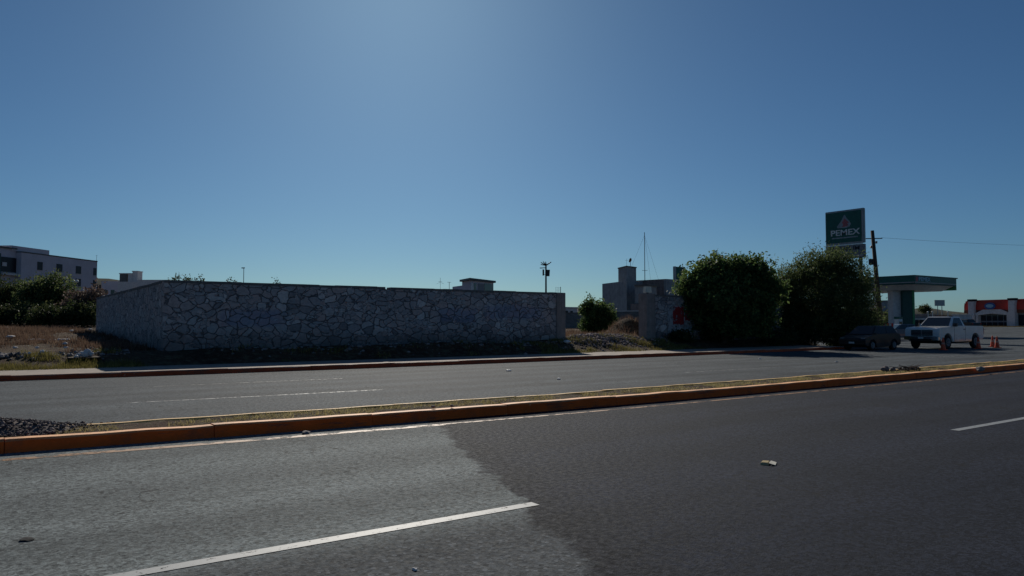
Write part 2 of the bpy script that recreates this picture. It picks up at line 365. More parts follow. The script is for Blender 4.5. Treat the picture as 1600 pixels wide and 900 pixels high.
def fast_mesh(name, V, Fc, mat, parent=None, smooth=False):
    """V (n,3), Fc (m,k) arrays"""
    me = bpy.data.meshes.new(name); n, m, k = len(V), len(Fc), Fc.shape[1]
    me.vertices.add(n); me.vertices.foreach_set('co', np.asarray(V, dtype=np.float32).ravel())
    me.loops.add(m*k); me.loops.foreach_set('vertex_index', np.asarray(Fc, dtype=np.int32).ravel())
    me.polygons.add(m); me.polygons.foreach_set('loop_start', np.arange(0, m*k, k, dtype=np.int32)); me.polygons.foreach_set('loop_total', np.full(m, k, dtype=np.int32))
    if smooth: me.polygons.foreach_set('use_smooth', np.ones(m, dtype=bool))
    me.update(calc_edges=True); me.materials.append(mat)
    o = bpy.data.objects.new(name, me); C.objects.link(o)
    if parent: o.parent = parent
    return o
def tag(o, label=None, cat=None, group=None, kind=None):
    if label: o['label'] = label
    if cat: o['category'] = cat
    if group: o['group'] = group
    if kind: o['kind'] = kind
    return o
def thing(name, loc, label, cat, group=None, rz=0):
    o = bpy.data.objects.new(name, None); C.objects.link(o); o.location = loc; o.rotation_euler = (0, 0, rz); o.empty_display_size = .3
    return tag(o, label, cat, group)
def copy_tree(o, parent=None):
    c = o.copy(); C.objects.link(c); c.parent = parent
    for ch in [x for x in bpy.data.objects if x.parent == o]: copy_tree(ch, c)
    return c
def struct(o): o['kind'] = 'structure'; return o
def text(body, size, mtx, mat, parent, name='lettering', ext=.01, spacing=1.0, fixw=None):
    cu = bpy.data.curves.new('tmp', 'FONT'); cu.body = body; cu.size = size; cu.extrude = ext; cu.align_x = 'CENTER'; cu.align_y = 'CENTER'; cu.space_character = spacing
    cu.offset = size*.02
    t = bpy.data.objects.new('tmp', cu); C.objects.link(t); bpy.context.view_layer.update()
    me = bpy.data.meshes.new_from_object(t.evaluated_get(bpy.context.evaluated_depsgraph_get()))
    bpy.data.objects.remove(t)
    sx = 1.0
    if fixw:
        xs = [v.co.x for v in me.vertices]; sx = fixw/(max(xs)-min(xs))
    me.transform(mtx @ Matrix.Diagonal((sx, 1, 1, 1))); me.name = name; me.materials.clear(); me.materials.append(mat)
    o = bpy.data.objects.new(name, me); C.objects.link(o); o.parent = parent; return o
def face_mtx(origin, right):
    """text frame on a vertical wall: right = reading direction"""
    r = Vector(right).normalized(); u = Vector((0, 0, 1)); n = r.cross(u)
    return Matrix(((r.x, u.x, n.x, origin[0]), (r.y, u.y, n.y, origin[1]), (r.z, u.z, n.z, origin[2]), (0, 0, 0, 1)))

# ------------------------------------------------------------------ terrain
def ss(a, b, x):
    t = min(1, max(0, (x-a)/(b-a))); return t*t*(3-2*t)
def bend(x):
    if x < 0: return .4608-.0768*max(x, -20)
    if x < 12: return .0032*(x-12)**2
    if x < 30: return .0009*(x-12)**2
    return .2916+.0324*(x-30)
def apron(x, y): return ss(-1.5, 1.5, x-(44+(max(y, 25)-28)*.9))
def mounds(x, y):
    z = 0
    for mx, my, sx, sy, h in ((27.6, 31.0, 3.0, 1.3, .42), (34.0, 35.2, 1.5, 1.2, 1.25), (31.0, 33.6, 2.2, 1.0, .35), (24.6, 33.2, 1.2, 1.0, .2), (12, 29.6, 6, .9, .16), (20, 29.9, 4, .7, .2),
                              (-6, 36, 6, 4, .3), (1.0, 44, 3, 5, .25)):
        z += h*math.exp(-((x-mx)/sx)**2-((y-my)/sy)**2)
    return z
def terr(x, y):
    b = bend(x)
    if y < 26.5+b: return -.03
    t = y-(27.75+b)
    z = .11+.47*ss(0, 3.2, t)+.42*ss(3.2, 23, t)+.45*ss(23, 45, t)
    if t < -.2: z = -.03+(z+.03)*0
    z += mounds(x, y)*ss(-.1, .8, t)
    if t > 0 and x > -60 and x < 60 and y < 90:
        k = min(1, t/1.2); v = Vector((x, y, 0))
        z += k*(.10*noise.noise(v*.45)+.06*noise.noise(v*1.3)+.04*noise.noise(v*3.1))
    m = apron(x, y)
    if m > 0: z = z*(1-m)+m*(-.03+.85*ss(92, 135, x))
    return z
def axis(segs):
    out = []
    for a, b, st in segs:
        n = max(1, round((b-a)/st)); out += [a+(b-a)*i/n for i in range(n)]
    return out+[segs[-1][1]]
def grid(name, xs, ys, fz, mat, keep=None):
    V = np.array([(x, y, fz(x, y)) for y in ys for x in xs]); nx, ny = len(xs), len(ys); Fc = []
    for j in range(ny-1):
        for i in range(nx-1):
            if keep and not keep(.5*(xs[i]+xs[i+1]), .5*(ys[j]+ys[j+1])): continue
            Fc.append((j*nx+i, j*nx+i+1, (j+1)*nx+i+1, (j+1)*nx+i))
    return fast_mesh(name, V, np.array(Fc), mat, smooth=True)
xs = axis([(-3500, -300, 800), (-300, -60, 40), (-60, -12, 3), (-12, 48, .28), (48, 150, 2.5), (150, 400, 25), (400, 4000, 900)])
ys = axis([(-3500, -100, 850), (-100, 25, 25), (25, 27.6, .5), (27.6, 40, .22), (40, 75, .7), (75, 120, 4), (120, 400, 40), (400, 4500, 800)])
struct(grid('ground', xs, ys, terr, M['soil']))

def strip(name, x0, x1, yfun, z, mat, step=2.0, thick=None):
    """long ribbon along the road; yfun(x) -> (y_near, y_far)"""
    n = max(1, round((x1-x0)/step)); V = []; Fc = []
    for i in range(n+1):
        x = x0+(x1-x0)*i/n; a, b = yfun(x); V += [(x, a, z), (x, b, z)]
    for i in range(n): Fc.append((2*i, 2*i+2, 2*i+3, 2*i+1))
    return fast_mesh(name, np.array(V), np.array(Fc), mat)
MED0, MED1, KERB = 10.98, 12.22, 24.95
struct(strip('road_near', -60, 400, lambda x: (-9, MED0+.1+bend(x)), 0, M['road_near']))
struct(strip('road_far', -60, 400, lambda x: (MED1-.1+bend(x), KERB+.1+bend(x)), 0, M['road_far']))
struct(strip('verge', -60, 400, lambda x: (-60, -9), .0, M['soil']))
# side apron / forecourt paving running back from the road
axs = axis([(40, 60, 1.0), (60, 150, 2.5), (150, 400, 25)]); ays = axis([(25.1, 40, 1.0), (40, 75, 2.5), (75, 260, 12)])
struct(grid('forecourt_paving', axs, ays, lambda x, y: .004+.85*ss(92, 135, x) if apron(x, y) > .98 else -.2, M['road_far'],
            keep=lambda x, y: apron(x, y) > .9))

def kerb(name, x0, x1, y0fun, wd, h, mat, rng, seg=2.4, gaps=()):
    """row of cast kerb blocks, slightly out of line, with open joints and knocked corners"""
    mb = MB(); x = x0
    while x < x1:
        L = seg*rng.uniform(.9, 1.1); far = x > 70 or x < -12
        if far: L *= 3
        a, b = x, min(x+L, x1)
        if any(g0 < .5*(a+b) < g1 for g0, g1 in gaps): x += L; continue
        n = 2 if far else 9; dy = rng.uniform(-.012, .012); dz = rng.uniform(-.008, .008); V = []
        for i in range(n+1):
            xx = a+.004+(b-a-.008)*i/n; y = y0fun(xx)+dy; q = noise.noise(Vector((xx*1.7, y0fun(0), 0)))
            hh = h+dz+q*.012; c = .022+.02*max(0, noise.noise(Vector((xx*4, 3, y0fun(0)))))
            V += [(xx, y+q*.008, -.02), (xx, y+.012+q*.008, hh-c), (xx, y+.012+c, hh), (xx, y+wd-.02, hh-.004), (xx, y+wd, hh-.03), (xx, y+wd, -.02)]
        Fc = []
        for i in range(n):
            for k in range(5): Fc.append((i*6+k, (i+1)*6+k, (i+1)*6+k+1, i*6+k+1))
        Fc += [(0, 1, 2, 3, 4, 5), tuple(n*6+k for k in (5, 4, 3, 2, 1, 0))]
        mb.add(V, Fc); x += L
    return struct(mb.build(name, mat))
rng = random.Random(4)
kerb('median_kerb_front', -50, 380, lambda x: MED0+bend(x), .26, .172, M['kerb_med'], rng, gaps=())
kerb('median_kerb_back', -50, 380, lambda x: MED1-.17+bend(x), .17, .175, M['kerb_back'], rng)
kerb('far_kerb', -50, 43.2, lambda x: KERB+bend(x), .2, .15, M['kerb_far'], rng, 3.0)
def medz(x, y): 
    v = Vector((x*2, y*2, 0)); return .155+.03*noise.noise(v)+.02*noise.noise(v*2.7)
struct(grid('median_soil', axis([(-50, -3, 3), (-3, 40, .12), (40, 380, 4)]), [0, .22, .44, .66, .88, 1.0],
     lambda x, t: medz(x, t), M['soil']))
o = bpy.data.objects['median_soil']
for v in o.data.vertices: v.co.y = MED0+.26+bend(v.co.x)+(v.co.y*.98)*(MED1-MED0-.42)
struct(strip('sidewalk', -50, 43.2, lambda x: (KERB+.2+bend(x), 28.0+bend(x)), .142, M['sidewalk']))

# painted lines
def line(name, x0, x1, y, wd, mat, z=.004, bendy=True, par=0):
    return struct(strip(name, x0, x1, lambda x: (y-wd/2+(bend(x) if bendy else 0), y+wd/2+(bend(x) if bendy else 0)), z, mat, 1.0))
for a, b in ((-15.2, -9.6), (-1.3, 4.14), (12.12, 17.6), (25.8, 31.3), (39.4, 44.9), (53, 58.5), (66.6, 72), (80, 85.5)): line('lane_marking', a, b, 5.5, .125, M['white_paint'], bendy=False)
for a, b in ((-13.5, -8), (2.4, 8.0), (18.6, 23.9), (35, 40.5), (51.4, 57), (68, 73.5)): line('lane_marking', a, b, 16.75, .11, M['white_faint'])
for a, b in ((3.6, 8.6), (19.4, 24.6), (-12, -7)): line('lane_marking', a, b, 20.75, .06, M['white_faint'])
line('edge_line', -40, 6.1, 10.44, .17, M['yellow_line']); line('edge_line', 6.1, 200, 10.46, .10, M['yellow_line'])

# ------------------------------------------------------------------ stone walls
def wall_run(p0, p1, th, ztop, mat, parent, name='stone_face', step=.16, seed=0, notch=None):
    p0 = Vector(p0); p1 = Vector(p1); d = p1-p0; L = d.length; u = d/L; nrm = Vector((-u.y, u.x)); n = max(2, int(L/step)); V = []; Fc = []; rows = 8
    for i in range(n+1):
        s = L*i/n; p = p0+u*s; zt = ztop(s)+.035*noise.noise(Vector((s*1.4, seed, 0)))+.02*noise.noise(Vector((s*5, seed, 4)))
        if notch and notch[0] < s < notch[1]: zt -= .06
        zb = min(terr(p.x, p.y)-.3, .2)
        for j in range(rows+1):
            z = zb+(zt-zb)*j/rows; q = .03*noise.noise(Vector((s*2.2, z*3, seed)))
            V.append((p.x-nrm.x*0+nrm.x*(-q), p.y+nrm.y*(-q), z))
        for j in range(rows, -1, -1):
            z = zb+(zt-zb)*j/rows; V.append((p.x+nrm.x*th, p.y+nrm.y*th, z))
    k = 2*(rows+1)
    for i in range(n):
        for j in range(k-1): Fc.append((i*k+j, (i+1)*k+j, (i+1)*k+j+1, i*k+j+1))
    mb = MB(); mb.add(V, Fc); mb.add([V[j] for j in range(k)], [tuple(range(k))]); mb.add([V[n*k+j] for j in range(k)], [tuple(range(k-1, -1, -1))])
    return mb.build(name, mat, parent)
sw = thing('stone_wall', (0, 0, 0), 'long grey rubble stone perimeter wall with patches of faded blue paint and a return wall', 'wall')
wall_run((5.62, 31), (24.72, 31), .42, lambda s: 3.2-.0018*s, M['stone'], sw, seed=1, notch=(9.25, 9.5))
wall_run((5.62, 52), (5.62, 31.0), .42, lambda s: 3.08+.0055*s, M['stone'], sw, seed=2)
mb = MB()
def coping(mb, p0, p1, th, z, seed):
    p0 = Vector(p0); p1 = Vector(p1); d = p1-p0; L = d.length; u = d/L; nr = Vector((-u.y, u.x)); s = 0; r = random.Random(seed)
    while s < L-.1:
        l = min(r.uniform(.5, 1.3), L-s); zz = z(s)+r.uniform(-.01, .01)
        mb.fbox(p0, u, s+.005, s+l-.005, nr, -.02+r.uniform(-.01, .01), th+.02, zz-.05, zz+.05); s += l
coping(mb, (5.62, 31), (14.85, 31), .42, lambda s: 3.2-.0018*s, 3); coping(mb, (15.12, 31), (24.72, 31), .42, lambda s: 3.17-.0018*s, 5)
coping(mb, (5.62, 52), (5.62, 31.5), .42, lambda s: 3.08+.0055*s, 4)
mb.build('coping', M['cap'], sw)
MB().box(24.72, 25.32, 30.93, 31.5, 0, 3.2).build('pillar', M['pillar'], sw, bevel=.02)

rw = thing('stone_wall', (0, 0, 0), 'shorter rubble stone wall with red and white painted patch beside the trees', 'wall')
wall_run((32.1, 31), (47.5, 31), .42, lambda s: 3.2-.002*s, M['stone'], rw, seed=8)
mb = MB(); coping(mb, (32.1, 31), (47.5, 31), .42, lambda s: 3.2-.002*s, 9); mb.build('coping', M['cap'], rw)
MB().box(31.35, 32.1, 30.93, 31.6, 0, 3.3).build('pillar', M['pillar'], rw, bevel=.02)
# painted patch: whitewash with red lettering strokes, brushed straight onto the stones
def patch(name, x0, x1, z0, z1, y, mat, seed):
    r = random.Random(seed); n = 14; V = []
    for i in range(n+1):
        x = x0+(x1-x0)*i/n; V += [(x, y, z0+r.uniform(-.05, .05)), (x, y, z1+r.uniform(-.05, .05))]
    MB().add(V, [(2*i, 2*i+2, 2*i+3, 2*i+1) for i in range(n)]).build(name, mat, rw)
patch('whitewash_patch', 33.1, 40.5, 1.0, 2.65, 30.945, M['whitewash'], 1)
patch('red_paint_patch', 33.55, 34.5, 1.5, 2.55, 30.938, M['redpaint'], 2)
patch('red_paint_patch', 34.6, 36.1, 1.75, 2.35, 30.938, M['redpaint'], 3)
bx = at(1016, 457, 43.6)
t = thing('floodlight', (31.75, 31.25, 3.3), 'small cream floodlight box on top of the right hand gate pillar', 'lamp')
MB().box(-.24, .24, -.14, .14, .06, .42, top=(.03, .02)).build('housing', M['cream'], t, bevel=.02)
MB().box(-.05, .05, -.05, .05, 0, .06).build('bracket', M['dark'], t)

# ------------------------------------------------------------------ vegetation
def leaf_arrays(blobs, n, size, seed, shell=.45, clump=.32, per=14, asp=.55, up=.2, zmin=None):
    g = np.random.default_rng(seed); B = np.array(blobs, dtype=float); vol = B[:, 3]*B[:, 4]*B[:, 5]; vol = vol**(2/3.); 
    nc = max(1, n//per); idx = g.choice(len(B), nc, p=vol/vol.sum()); d = g.normal(size=(nc, 3)); d /= np.linalg.norm(d, axis=1)[:, None]
    rad = g.random(nc)**shell; rad *= 1+.20*np.sin(d[:, 0]*5+d[:, 2]*7+idx)+.09*np.sin(d[:, 0]*13+d[:, 1]*11+idx*2)+.12*g.normal(size=nc)
    rad = np.minimum(rad, 1.22); cc = B[idx, :3]+d*rad[:, None]*B[idx, 3:6]
    P = np.repeat(cc, per, axis=0); m = len(P); P += g.normal(size=(m, 3))*clump*np.repeat(g.uniform(.5, 1.3, nc), per)[:, None]
    if zmin is not None: P[:, 2] = np.maximum(P[:, 2], zmin+g.random(m)*.3)
    a = g.normal(size=(m, 3)); a[:, 2] += up; a /= np.linalg.norm(a, axis=1)[:, None]; b = np.cross(a, g.normal(size=(m, 3))); b /= np.linalg.norm(b, axis=1)[:, None]
    s = size*g.uniform(.6, 1.4, m)[:, None]; V = np.empty((m, 4, 3)); V[:, 0] = P-a*s*.5; V[:, 1] = P+b*s*asp*.5; V[:, 2] = P+a*s*.5; V[:, 3] = P-b*s*asp*.5
    return V.reshape(-1, 3), np.arange(m*4).reshape(-1, 4)
def tree(name, label, cat, base, blobs, n, size, mat, seed, trunk=.14, group=None, trunks=1, **kw):
    """blobs relative to base (x east, y north, z up)"""
    t = thing(name, base, label, cat, group); r = random.Random(seed)
    V, Fc = leaf_arrays(blobs, n, size, seed, **kw); fast_mesh('crown', V, Fc, mat, t)
    mb = MB(); zt = max(b[2] for b in blobs)
    for k in range(trunks):
        a = r.uniform(0, 6.28); st = Vector((math.cos(a)*.15*(trunks > 1), math.sin(a)*.15*(trunks > 1), -.2)); pr = [st]
        for q in (1, 2, 3): pr.append(Vector((st.x*q*1.5+r.uniform(-.1, .1), st.y*q*1.5+r.uniform(-.1, .1), zt*.28*q)))
        for q in range(3): mb.tube(pr[q], pr[q+1], trunk*(1-.2*q), trunk*(1-.2*(q+1)), 8)
        for b in blobs:
            if r.random() < .75:
                q = pr[r.choice((1, 2, 3))]; e = Vector(b[:3])+Vector((r.uniform(-.3, .3)*b[3], r.uniform(-.3, .3)*b[4], b[5]*.5)); m = q.lerp(e, .5)+Vector((0, 0, .12))
                mb.tube(q, m, trunk*.4, trunk*.25, 6); mb.tube(m, e, trunk*.25, trunk*.06, 5)
    mb.build('trunk', M['bark'], t, smooth=True); return t
# two big roadside trees
tb = Vector((36.95, 29.9, .5)); U = Vector((RX, RY, 0)); W = Vector((VX, VY, 0))
def blob(u, w, z, ru, rz): p = U*u+W*w; return (p.x, p.y, z, ru, ru, rz)
tree('broadleaf_tree', 'big dense broad leaved green tree left of its twin, beside the red painted wall', 'tree', tb,
     [blob(-1.3, 0, 3.6, 1.3, 1.2), blob(-.4, .2, 4.05, 1.3, 1.15), blob(1.1, 0, 4.2, 1.4, 1.05), blob(1.9, .2, 3.95, 1.2, 1.25), blob(-2.3, -.1, 2.9, .8, .9), blob(-2.4, -.1, 2.0, .5, .6), blob(0, -.4, 2.6, 2.2, 1.5), blob(.2, 0, 1.3, 2.0, 1.2), blob(2.1, 0, 1.5, 1.1, 1.3), blob(2.75, .2, 3.0, .95, 1.25), blob(-1.5, .2, 1.6, 1.0, .9)],
     52000, .20, M['leaf_a'], 14, .2, shell=.5, clump=.17, per=12, zmin=.1)
tb = Vector((46.95, 29.45, .45))
tree('pepper_tree', 'wider dark fine leaved tree between the broad leaved tree and the parked dark car', 'tree', tb,
     [blob(-.3, 0, 4.95, 1.8, 1.25), blob(1.2, 0, 4.85, 1.6, 1.2), blob(-1.9, .1, 4.1, 1.4, 1.3), blob(-3.1, .2, 3.4, 1.15, 1.5), blob(-3.0, .2, 1.2, 1.1, 1.2), blob(2.3, 0, 3.4, 1.25, 1.5), blob(0, -.4, 3.0, 2.7, 1.7), blob(-2.4, 0, 2.5, 1.1, 1.3), blob(.2, 0, 1.5, 2.7, 1.4), blob(2.4, -.3, 1.3, 1.3, 1.3), blob(-1.4, -.2, .9, 1.5, 1.0), blob(1.0, -.3, .8, 1.6, 1.0), blob(-2.3, .1, 1.1, 1.3, 1.1)],
     80000, .17, M['leaf_b'], 12, .22, shell=.5, clump=.2, per=14, asp=.35, up=-.6, zmin=.1)
# shrubs under the trees
for i, (px, py, dep, s, lab) in enumerate(((1062, 520, 44.5, .6, 'low dark shrub at the foot of the painted stone wall'), (1120, 524, 46, .9, 'dark shrub under the left big tree'), (1210, 527, 47.5, 1.25, 'dark shrub in the gap between the two big trees'),
                                   (1270, 527, 49.5, 1.3, 'dark shrub under the right big tree'), (1312, 524, 51, .8, 'dark shrub right behind the parked dark car'))):
    p = at(px, py, dep); p.z = terr(p.x, p.y)
    tree('shrub', lab, 'shrub', p, [(0, 0, .5*s, s, s, .6*s), (.5*s, -.2, .4*s, .7*s, .7*s, .5*s), (-.6*s, .1, .4*s, .6*s, .6*s, .4*s)], 2600, .13, M['leaf_d'], 60+i, .03, 'shrubs under the roadside trees', clump=.12)
# tree inside the lot, seen through the gate gap
p = at(932, 502, 55); p.z = terr(p.x, p.y)
tree('bushy_tree', 'round bushy green tree inside the lot seen through the gap between the stone walls', 'tree', p,
     [blob(0, 0, 1.5, 1.12, 1.0), blob(-.55, 0, 1.9, .6, .55), blob(.55, 0, 1.55, .65, .8), blob(-.5, 0, 2.35, .2, .45), blob(.5, 0, 1.95, .3, .3), blob(1.1, 0, 1.2, .4, .5), blob(-.9, 0, 1.9, .35, .35), blob(0, 0, .7, 1.15, .7), blob(.6, 0, .6, .7, .6), blob(-.6, 0, .7, .7, .6)],
     15000, .15, M['leaf_a'], 21, .08, clump=.11, zmin=.05)
# trees of the left hand lot
def lot_tree(name, lab, px, dep, blobs, n, size, mat, seed, cat='tree', **kw):
    p = at(px, 500, dep); p.z = terr(p.x, p.y); return tree(name, lab, cat, p, blobs, n, size, mat, seed, **kw)
lot_tree('tree', 'dark round tree in front of the middle of the apartment block', 72, 62, [blob(-1, 0, 2.5, 1.5, 1.2), blob(.6, 0, 2.8, 1.5, 1.35), blob(1.6, 0, 2.0, 1.1, 1.1), blob(0, 0, 1.3, 2.3, 1.3)], 17000, .2, M['leaf_b'], 31, clump=.2, zmin=.05)
lot_tree('tree', 'yellowish green tree cut by the left edge of the picture', 8, 64, [blob(-1.2, 0, 2.6, 1.6, 1.2), blob(1.0, 0, 2.5, 1.5, 1.1), blob(0, 0, 1.2, 2.2, 1.2)], 13000, .2, M['leaf_d'], 32, clump=.2, zmin=.05)
lot_tree('shrub', 'brownish dusty shrub with seed heads against the end of the return wall', 133, 57.5, [blob(-.6, 0, 1.7, .9, 1.0), blob(.5, 0, 2.1, .9, .9), blob(-1.3, 0, 1.1, .8, .8), blob(.8, 0, 1.0, .8, .9)], 6500, .19, M['leaf_c'], 33, 'shrub', clump=.2, zmin=.05, trunk=.05, trunks=3)
lot_tree('shrub', 'dark low shrub below the apartment block at the far edge of the grass', 100, 55, [blob(-1.4, 0, .7, 1.3, .8), blob(.6, 0, .8, 1.5, .9), blob(1.9, 0, .7, 1.0, .8)], 9000, .17, M['leaf_d'], 34, 'shrub', clump=.17, zmin=.02, trunk=.05, trunks=3)
lot_tree('shrub', 'dark low shrub at the left edge of the picture behind the dry grass', 22, 57, [blob(-1.4, 0, .7, 1.4, .8), blob(1.2, 0, .7, 1.5, .8)], 8000, .17, M['leaf_d'], 35, 'shrub', clump=.17, zmin=.02, trunk=.05, trunks=3)
lot_tree('tree', 'thin dark conifer standing beside the far white house', 177, 150, [blob(0, 0, 3.2, .7, 2.2)], 900, .4, M['leaf_d'], 36, clump=.25)
# sparse twigs showing over the stone wall
for i, (px, py, dep, wd, lab) in enumerate(((292, 431, 46, 1.0, 'sparse bush top showing over the wall near its left corner'), (272, 434, 46, .4, 'two thin twigs beside the bush top over the wall corner'), (363, 435, 47, .35, 'lone twigs above the stone wall left of the thin mast'), (432, 438, 48, .35, 'small plant tip above the stone wall right of the thin mast'))):
    p = at(px, py, dep); top = p.z; p.z = terr(p.x, p.y); h = top-p.z
    tree('bush', lab, 'bush', p, [blob(0, 0, h-.35, wd, .4), blob(wd*.6, 0, h-.5, wd*.7, .35), blob(0, 0, h*.5, wd*.8, h*.4)], int(1500*wd), .12, M['leaf_d'], 80+i, .04, 'bush tops over the stone wall', clump=.1, per=9, shell=.8)

def blades(name, pts, h, wd, mat, seed, lean=.5, kind='stuff'):
    g = np.random.default_rng(seed); P = np.array(pts); m = len(P); a = g.random(m)*6.28; hh = h*g.uniform(.4, 1.5, m); w = wd*g.uniform(.6, 1.4, m); l = g.normal(size=(m, 2))*lean*hh[:, None]*.5
    V = np.empty((m, 3, 3)); V[:, 0] = P; V[:, 1] = P; V[:, 0, 0] -= np.cos(a)*w; V[:, 0, 1] -= np.sin(a)*w; V[:, 1, 0] += np.cos(a)*w; V[:, 1, 1] += np.sin(a)*w
    V[:, 2] = P; V[:, 2, :2] += l; V[:, 2, 2] += hh
    o = fast_mesh(name, V.reshape(-1, 3), np.arange(m*3).reshape(-1, 3), mat); o['kind'] = kind; return o
def scatter(n, x0, x1, y0, y1, seed, fn, tuft=7, sp=.13, zf=terr, follow=False):
    r = random.Random(seed); out = []
    while len(out) < n:
        x, y = r.uniform(x0, x1), r.uniform(y0, y1)
        if not fn(x, y): continue
        for _ in range(tuft):
            xx, yy = x+r.gauss(0, sp), y+r.gauss(0, sp)+(bend(x) if follow else 0); out.append((xx, yy, zf(xx, yy)-.02))
    return out
nzf = lambda x, y, s, k: noise.noise(Vector((x*s, y*s, k)))
CLEAR = []
tag(blades('dry_grass', scatter(26000, -14, 5.3, 30.8, 62, 1, lambda x, y: nzf(x, y, .35, 1)+.7*nzf(x, y, 1.3, 4) > .02 and x > (y*.13-10)), .22, .016, M['dry'], 1), 'dry brown grass covering the left hand lot', 'grass')
tag(blades('dry_grass', scatter(9000, 25.6, 38, 31.8, 44, 2, lambda x, y: nzf(x, y, .7, 2) > -.15), .26, .016, M['dry'], 2), 'dry brown grass inside the lot behind the gap', 'grass')
tag(blades('yellow_grass', scatter(12000, -8, 7, 27.9, 30.6, 3, lambda x, y: nzf(x, y, .9, 3)-(y-28.6)*.25-max(0, x-3.8)*.5 > -.1) +
       scatter(7000, 21, 33, 27.9, 30.8, 4, lambda x, y: nzf(x, y, .9, 5) > .02) + scatter(900, 8, 22, 28.1, 30.8, 5, lambda x, y: nzf(x, y, .9, 5) > .25), .15, .012, M['yel'], 3), 'yellow green grass along the back of the far pavement', 'grass')
def mfn(x, y): return nzf(x, y, 1.3, 9) > -.12
mz = lambda x, y: medz(x, (y-MED0)*1.0)-.0
tag(blades('median_grass', scatter(38000, .9, 60, MED0+.33, MED1-.22, 6, mfn, tuft=6, sp=.04, zf=lambda x, y: .15, follow=True), .06, .007, M['yel2'], 5, lean=1.2), 'short yellow green grass tufts growing in the median', 'grass')

# ------------------------------------------------------------------ piles, stones and litter
def pile(name, lab, pts, mat, seed, r0, r1, zf=terr):
    r = random.Random(seed); mb = MB()
    for x, y in pts: mb.rock((x, y, zf(x, y)), r.uniform(r0, r1)*r.choice((.6, .8, 1, 1.3)), r)
    return tag(mb.build(name, mat), lab, 'rubble', kind='stuff')
r = random.Random(8)
pile('rubble_pile', 'pinkish broken rubble heaped in the gap between the stone walls', [(r.gauss(27.6, 1.7), r.gauss(30.7, .75)) for _ in range(1700)], M['rubble'], 1, .025, .085)
pile('rubble_scatter', 'grey rubble stones strewn along the front of the left hand lot', [(r.uniform(-6, 4.4), r.gauss(30.3, .35)) for _ in range(420)], M['stones'], 2, .04, .11)
pile('gravel_strip', 'loose stones at the foot of the shaded stone wall', [(r.uniform(7, 24), r.gauss(29.9, .5)) for _ in range(260)], M['stones'], 5, .03, .10)
def gz(x, y):
    y = y-bend(x)+.06; return .12+.30*math.exp(-((x+.75)/1.15)**2-((y-12.0)/.55)**2)+.1*math.exp(-((x-.6)/.8)**2-((y-11.9)/.4)**2)
gp = []
while len(gp) < 3500:
    x, y = r.gauss(-.6, 1.0), r.gauss(11.98, .42)
    if MED0+.30 < y < 13.1 and x < 1.75: gp.append((x, y+bend(x)))
pile('gravel_pile', 'dark gravel heap spilling over the left end of the median', gp, M['gravel'], 3, .010, .030, gz)
struct(grid('gravel_mound', axis([(-4, 2, .12)]), axis([(MED0+.25, 13.2, .1)]), lambda x, y: gz(x, y+bend(x))-.02-(.14*ss(.3, 1.2, abs(y-12.0)))-.1*ss(.8, 2, x), M['gravel']))
for v in bpy.data.objects['gravel_mound'].data.vertices: v.co.y += bend(v.co.x)
def rock1(name, lab, pos, rad, mat, seed, flat=.6, cat='stone', group=None, sub=2):
    rr = random.Random(seed); return tag(MB().rock((0, 0, rad*flat*.7), rad, rr, flat, sub).build(name, mat, loc=None), lab, cat, group)
def place(o, p): o.location = p; return o
g = lambda px, py, z=0: atz(px, py, z)
place(rock1('stone', 'flat dark stone on the asphalt beside the median kerb', None, .075, M['stones'], 1, .35), g(478, 678))
place(rock1('stone', 'small pale stone on the coarse asphalt at the bottom of the picture', None, .02, M['dim_white'], 2, .5), g(648, 891))
place(rock1('stone', 'small dark lump of rubber on the pale asphalt at the bottom left', None, .05, M['black'], 3, .2), g(42, 844))
place(rock1('stone', 'small pale stone by the far kerb in the middle of the wall', None, .09, M['dim_white'], 4, .5), g(694, 568))
place(rock1('stone', 'whitish stone on the far carriageway nearest to the far kerb', None, .08, M['white'], 5, .4), g(795, 580))
place(rock1('stone', 'whitish stone on the far carriageway below the gate gap', None, .07, M['white'], 6, .4), g(873, 593))
place(rock1('stone', 'small stone on the far carriageway left of the tree shadow', None, .07, M['dim_white'], 7, .4), g(1187, 561))
place(rock1('stone', 'small stone on the far carriageway in front of the tree shadow', None, .07, M['dim_white'], 8, .4), g(1307, 566))
place(rock1('stone', 'pale lump lying against the far kerb left of the wall corner', None, .12, M['dim_white'], 9, .4), g(202, 588))
# crumpled carton on the near road
t = thing('carton', g(1196, 725), 'flattened tan carton lying alone on the dark near lane', 'carton', rz=.5)
MB().box(-.09, .09, -.05, .05, 0, .03, top=(.02, .01)).build('box', M['tan'], t, bevel=.006)
MB().add([(-.09, -.05, .03), (.09, -.05, .03), (.11, -.11, .012), (-.07, -.12, .01), (-.09, -.05, .026), (.09, -.05, .026), (.11, -.11, .008), (-.07, -.12, .006)], [(0,1,2,3),(7,6,5,4),(0,4,5,1),(1,5,6,2),(2,6,7,3),(3,7,4,0)]).build('flap', M['cream'], t)
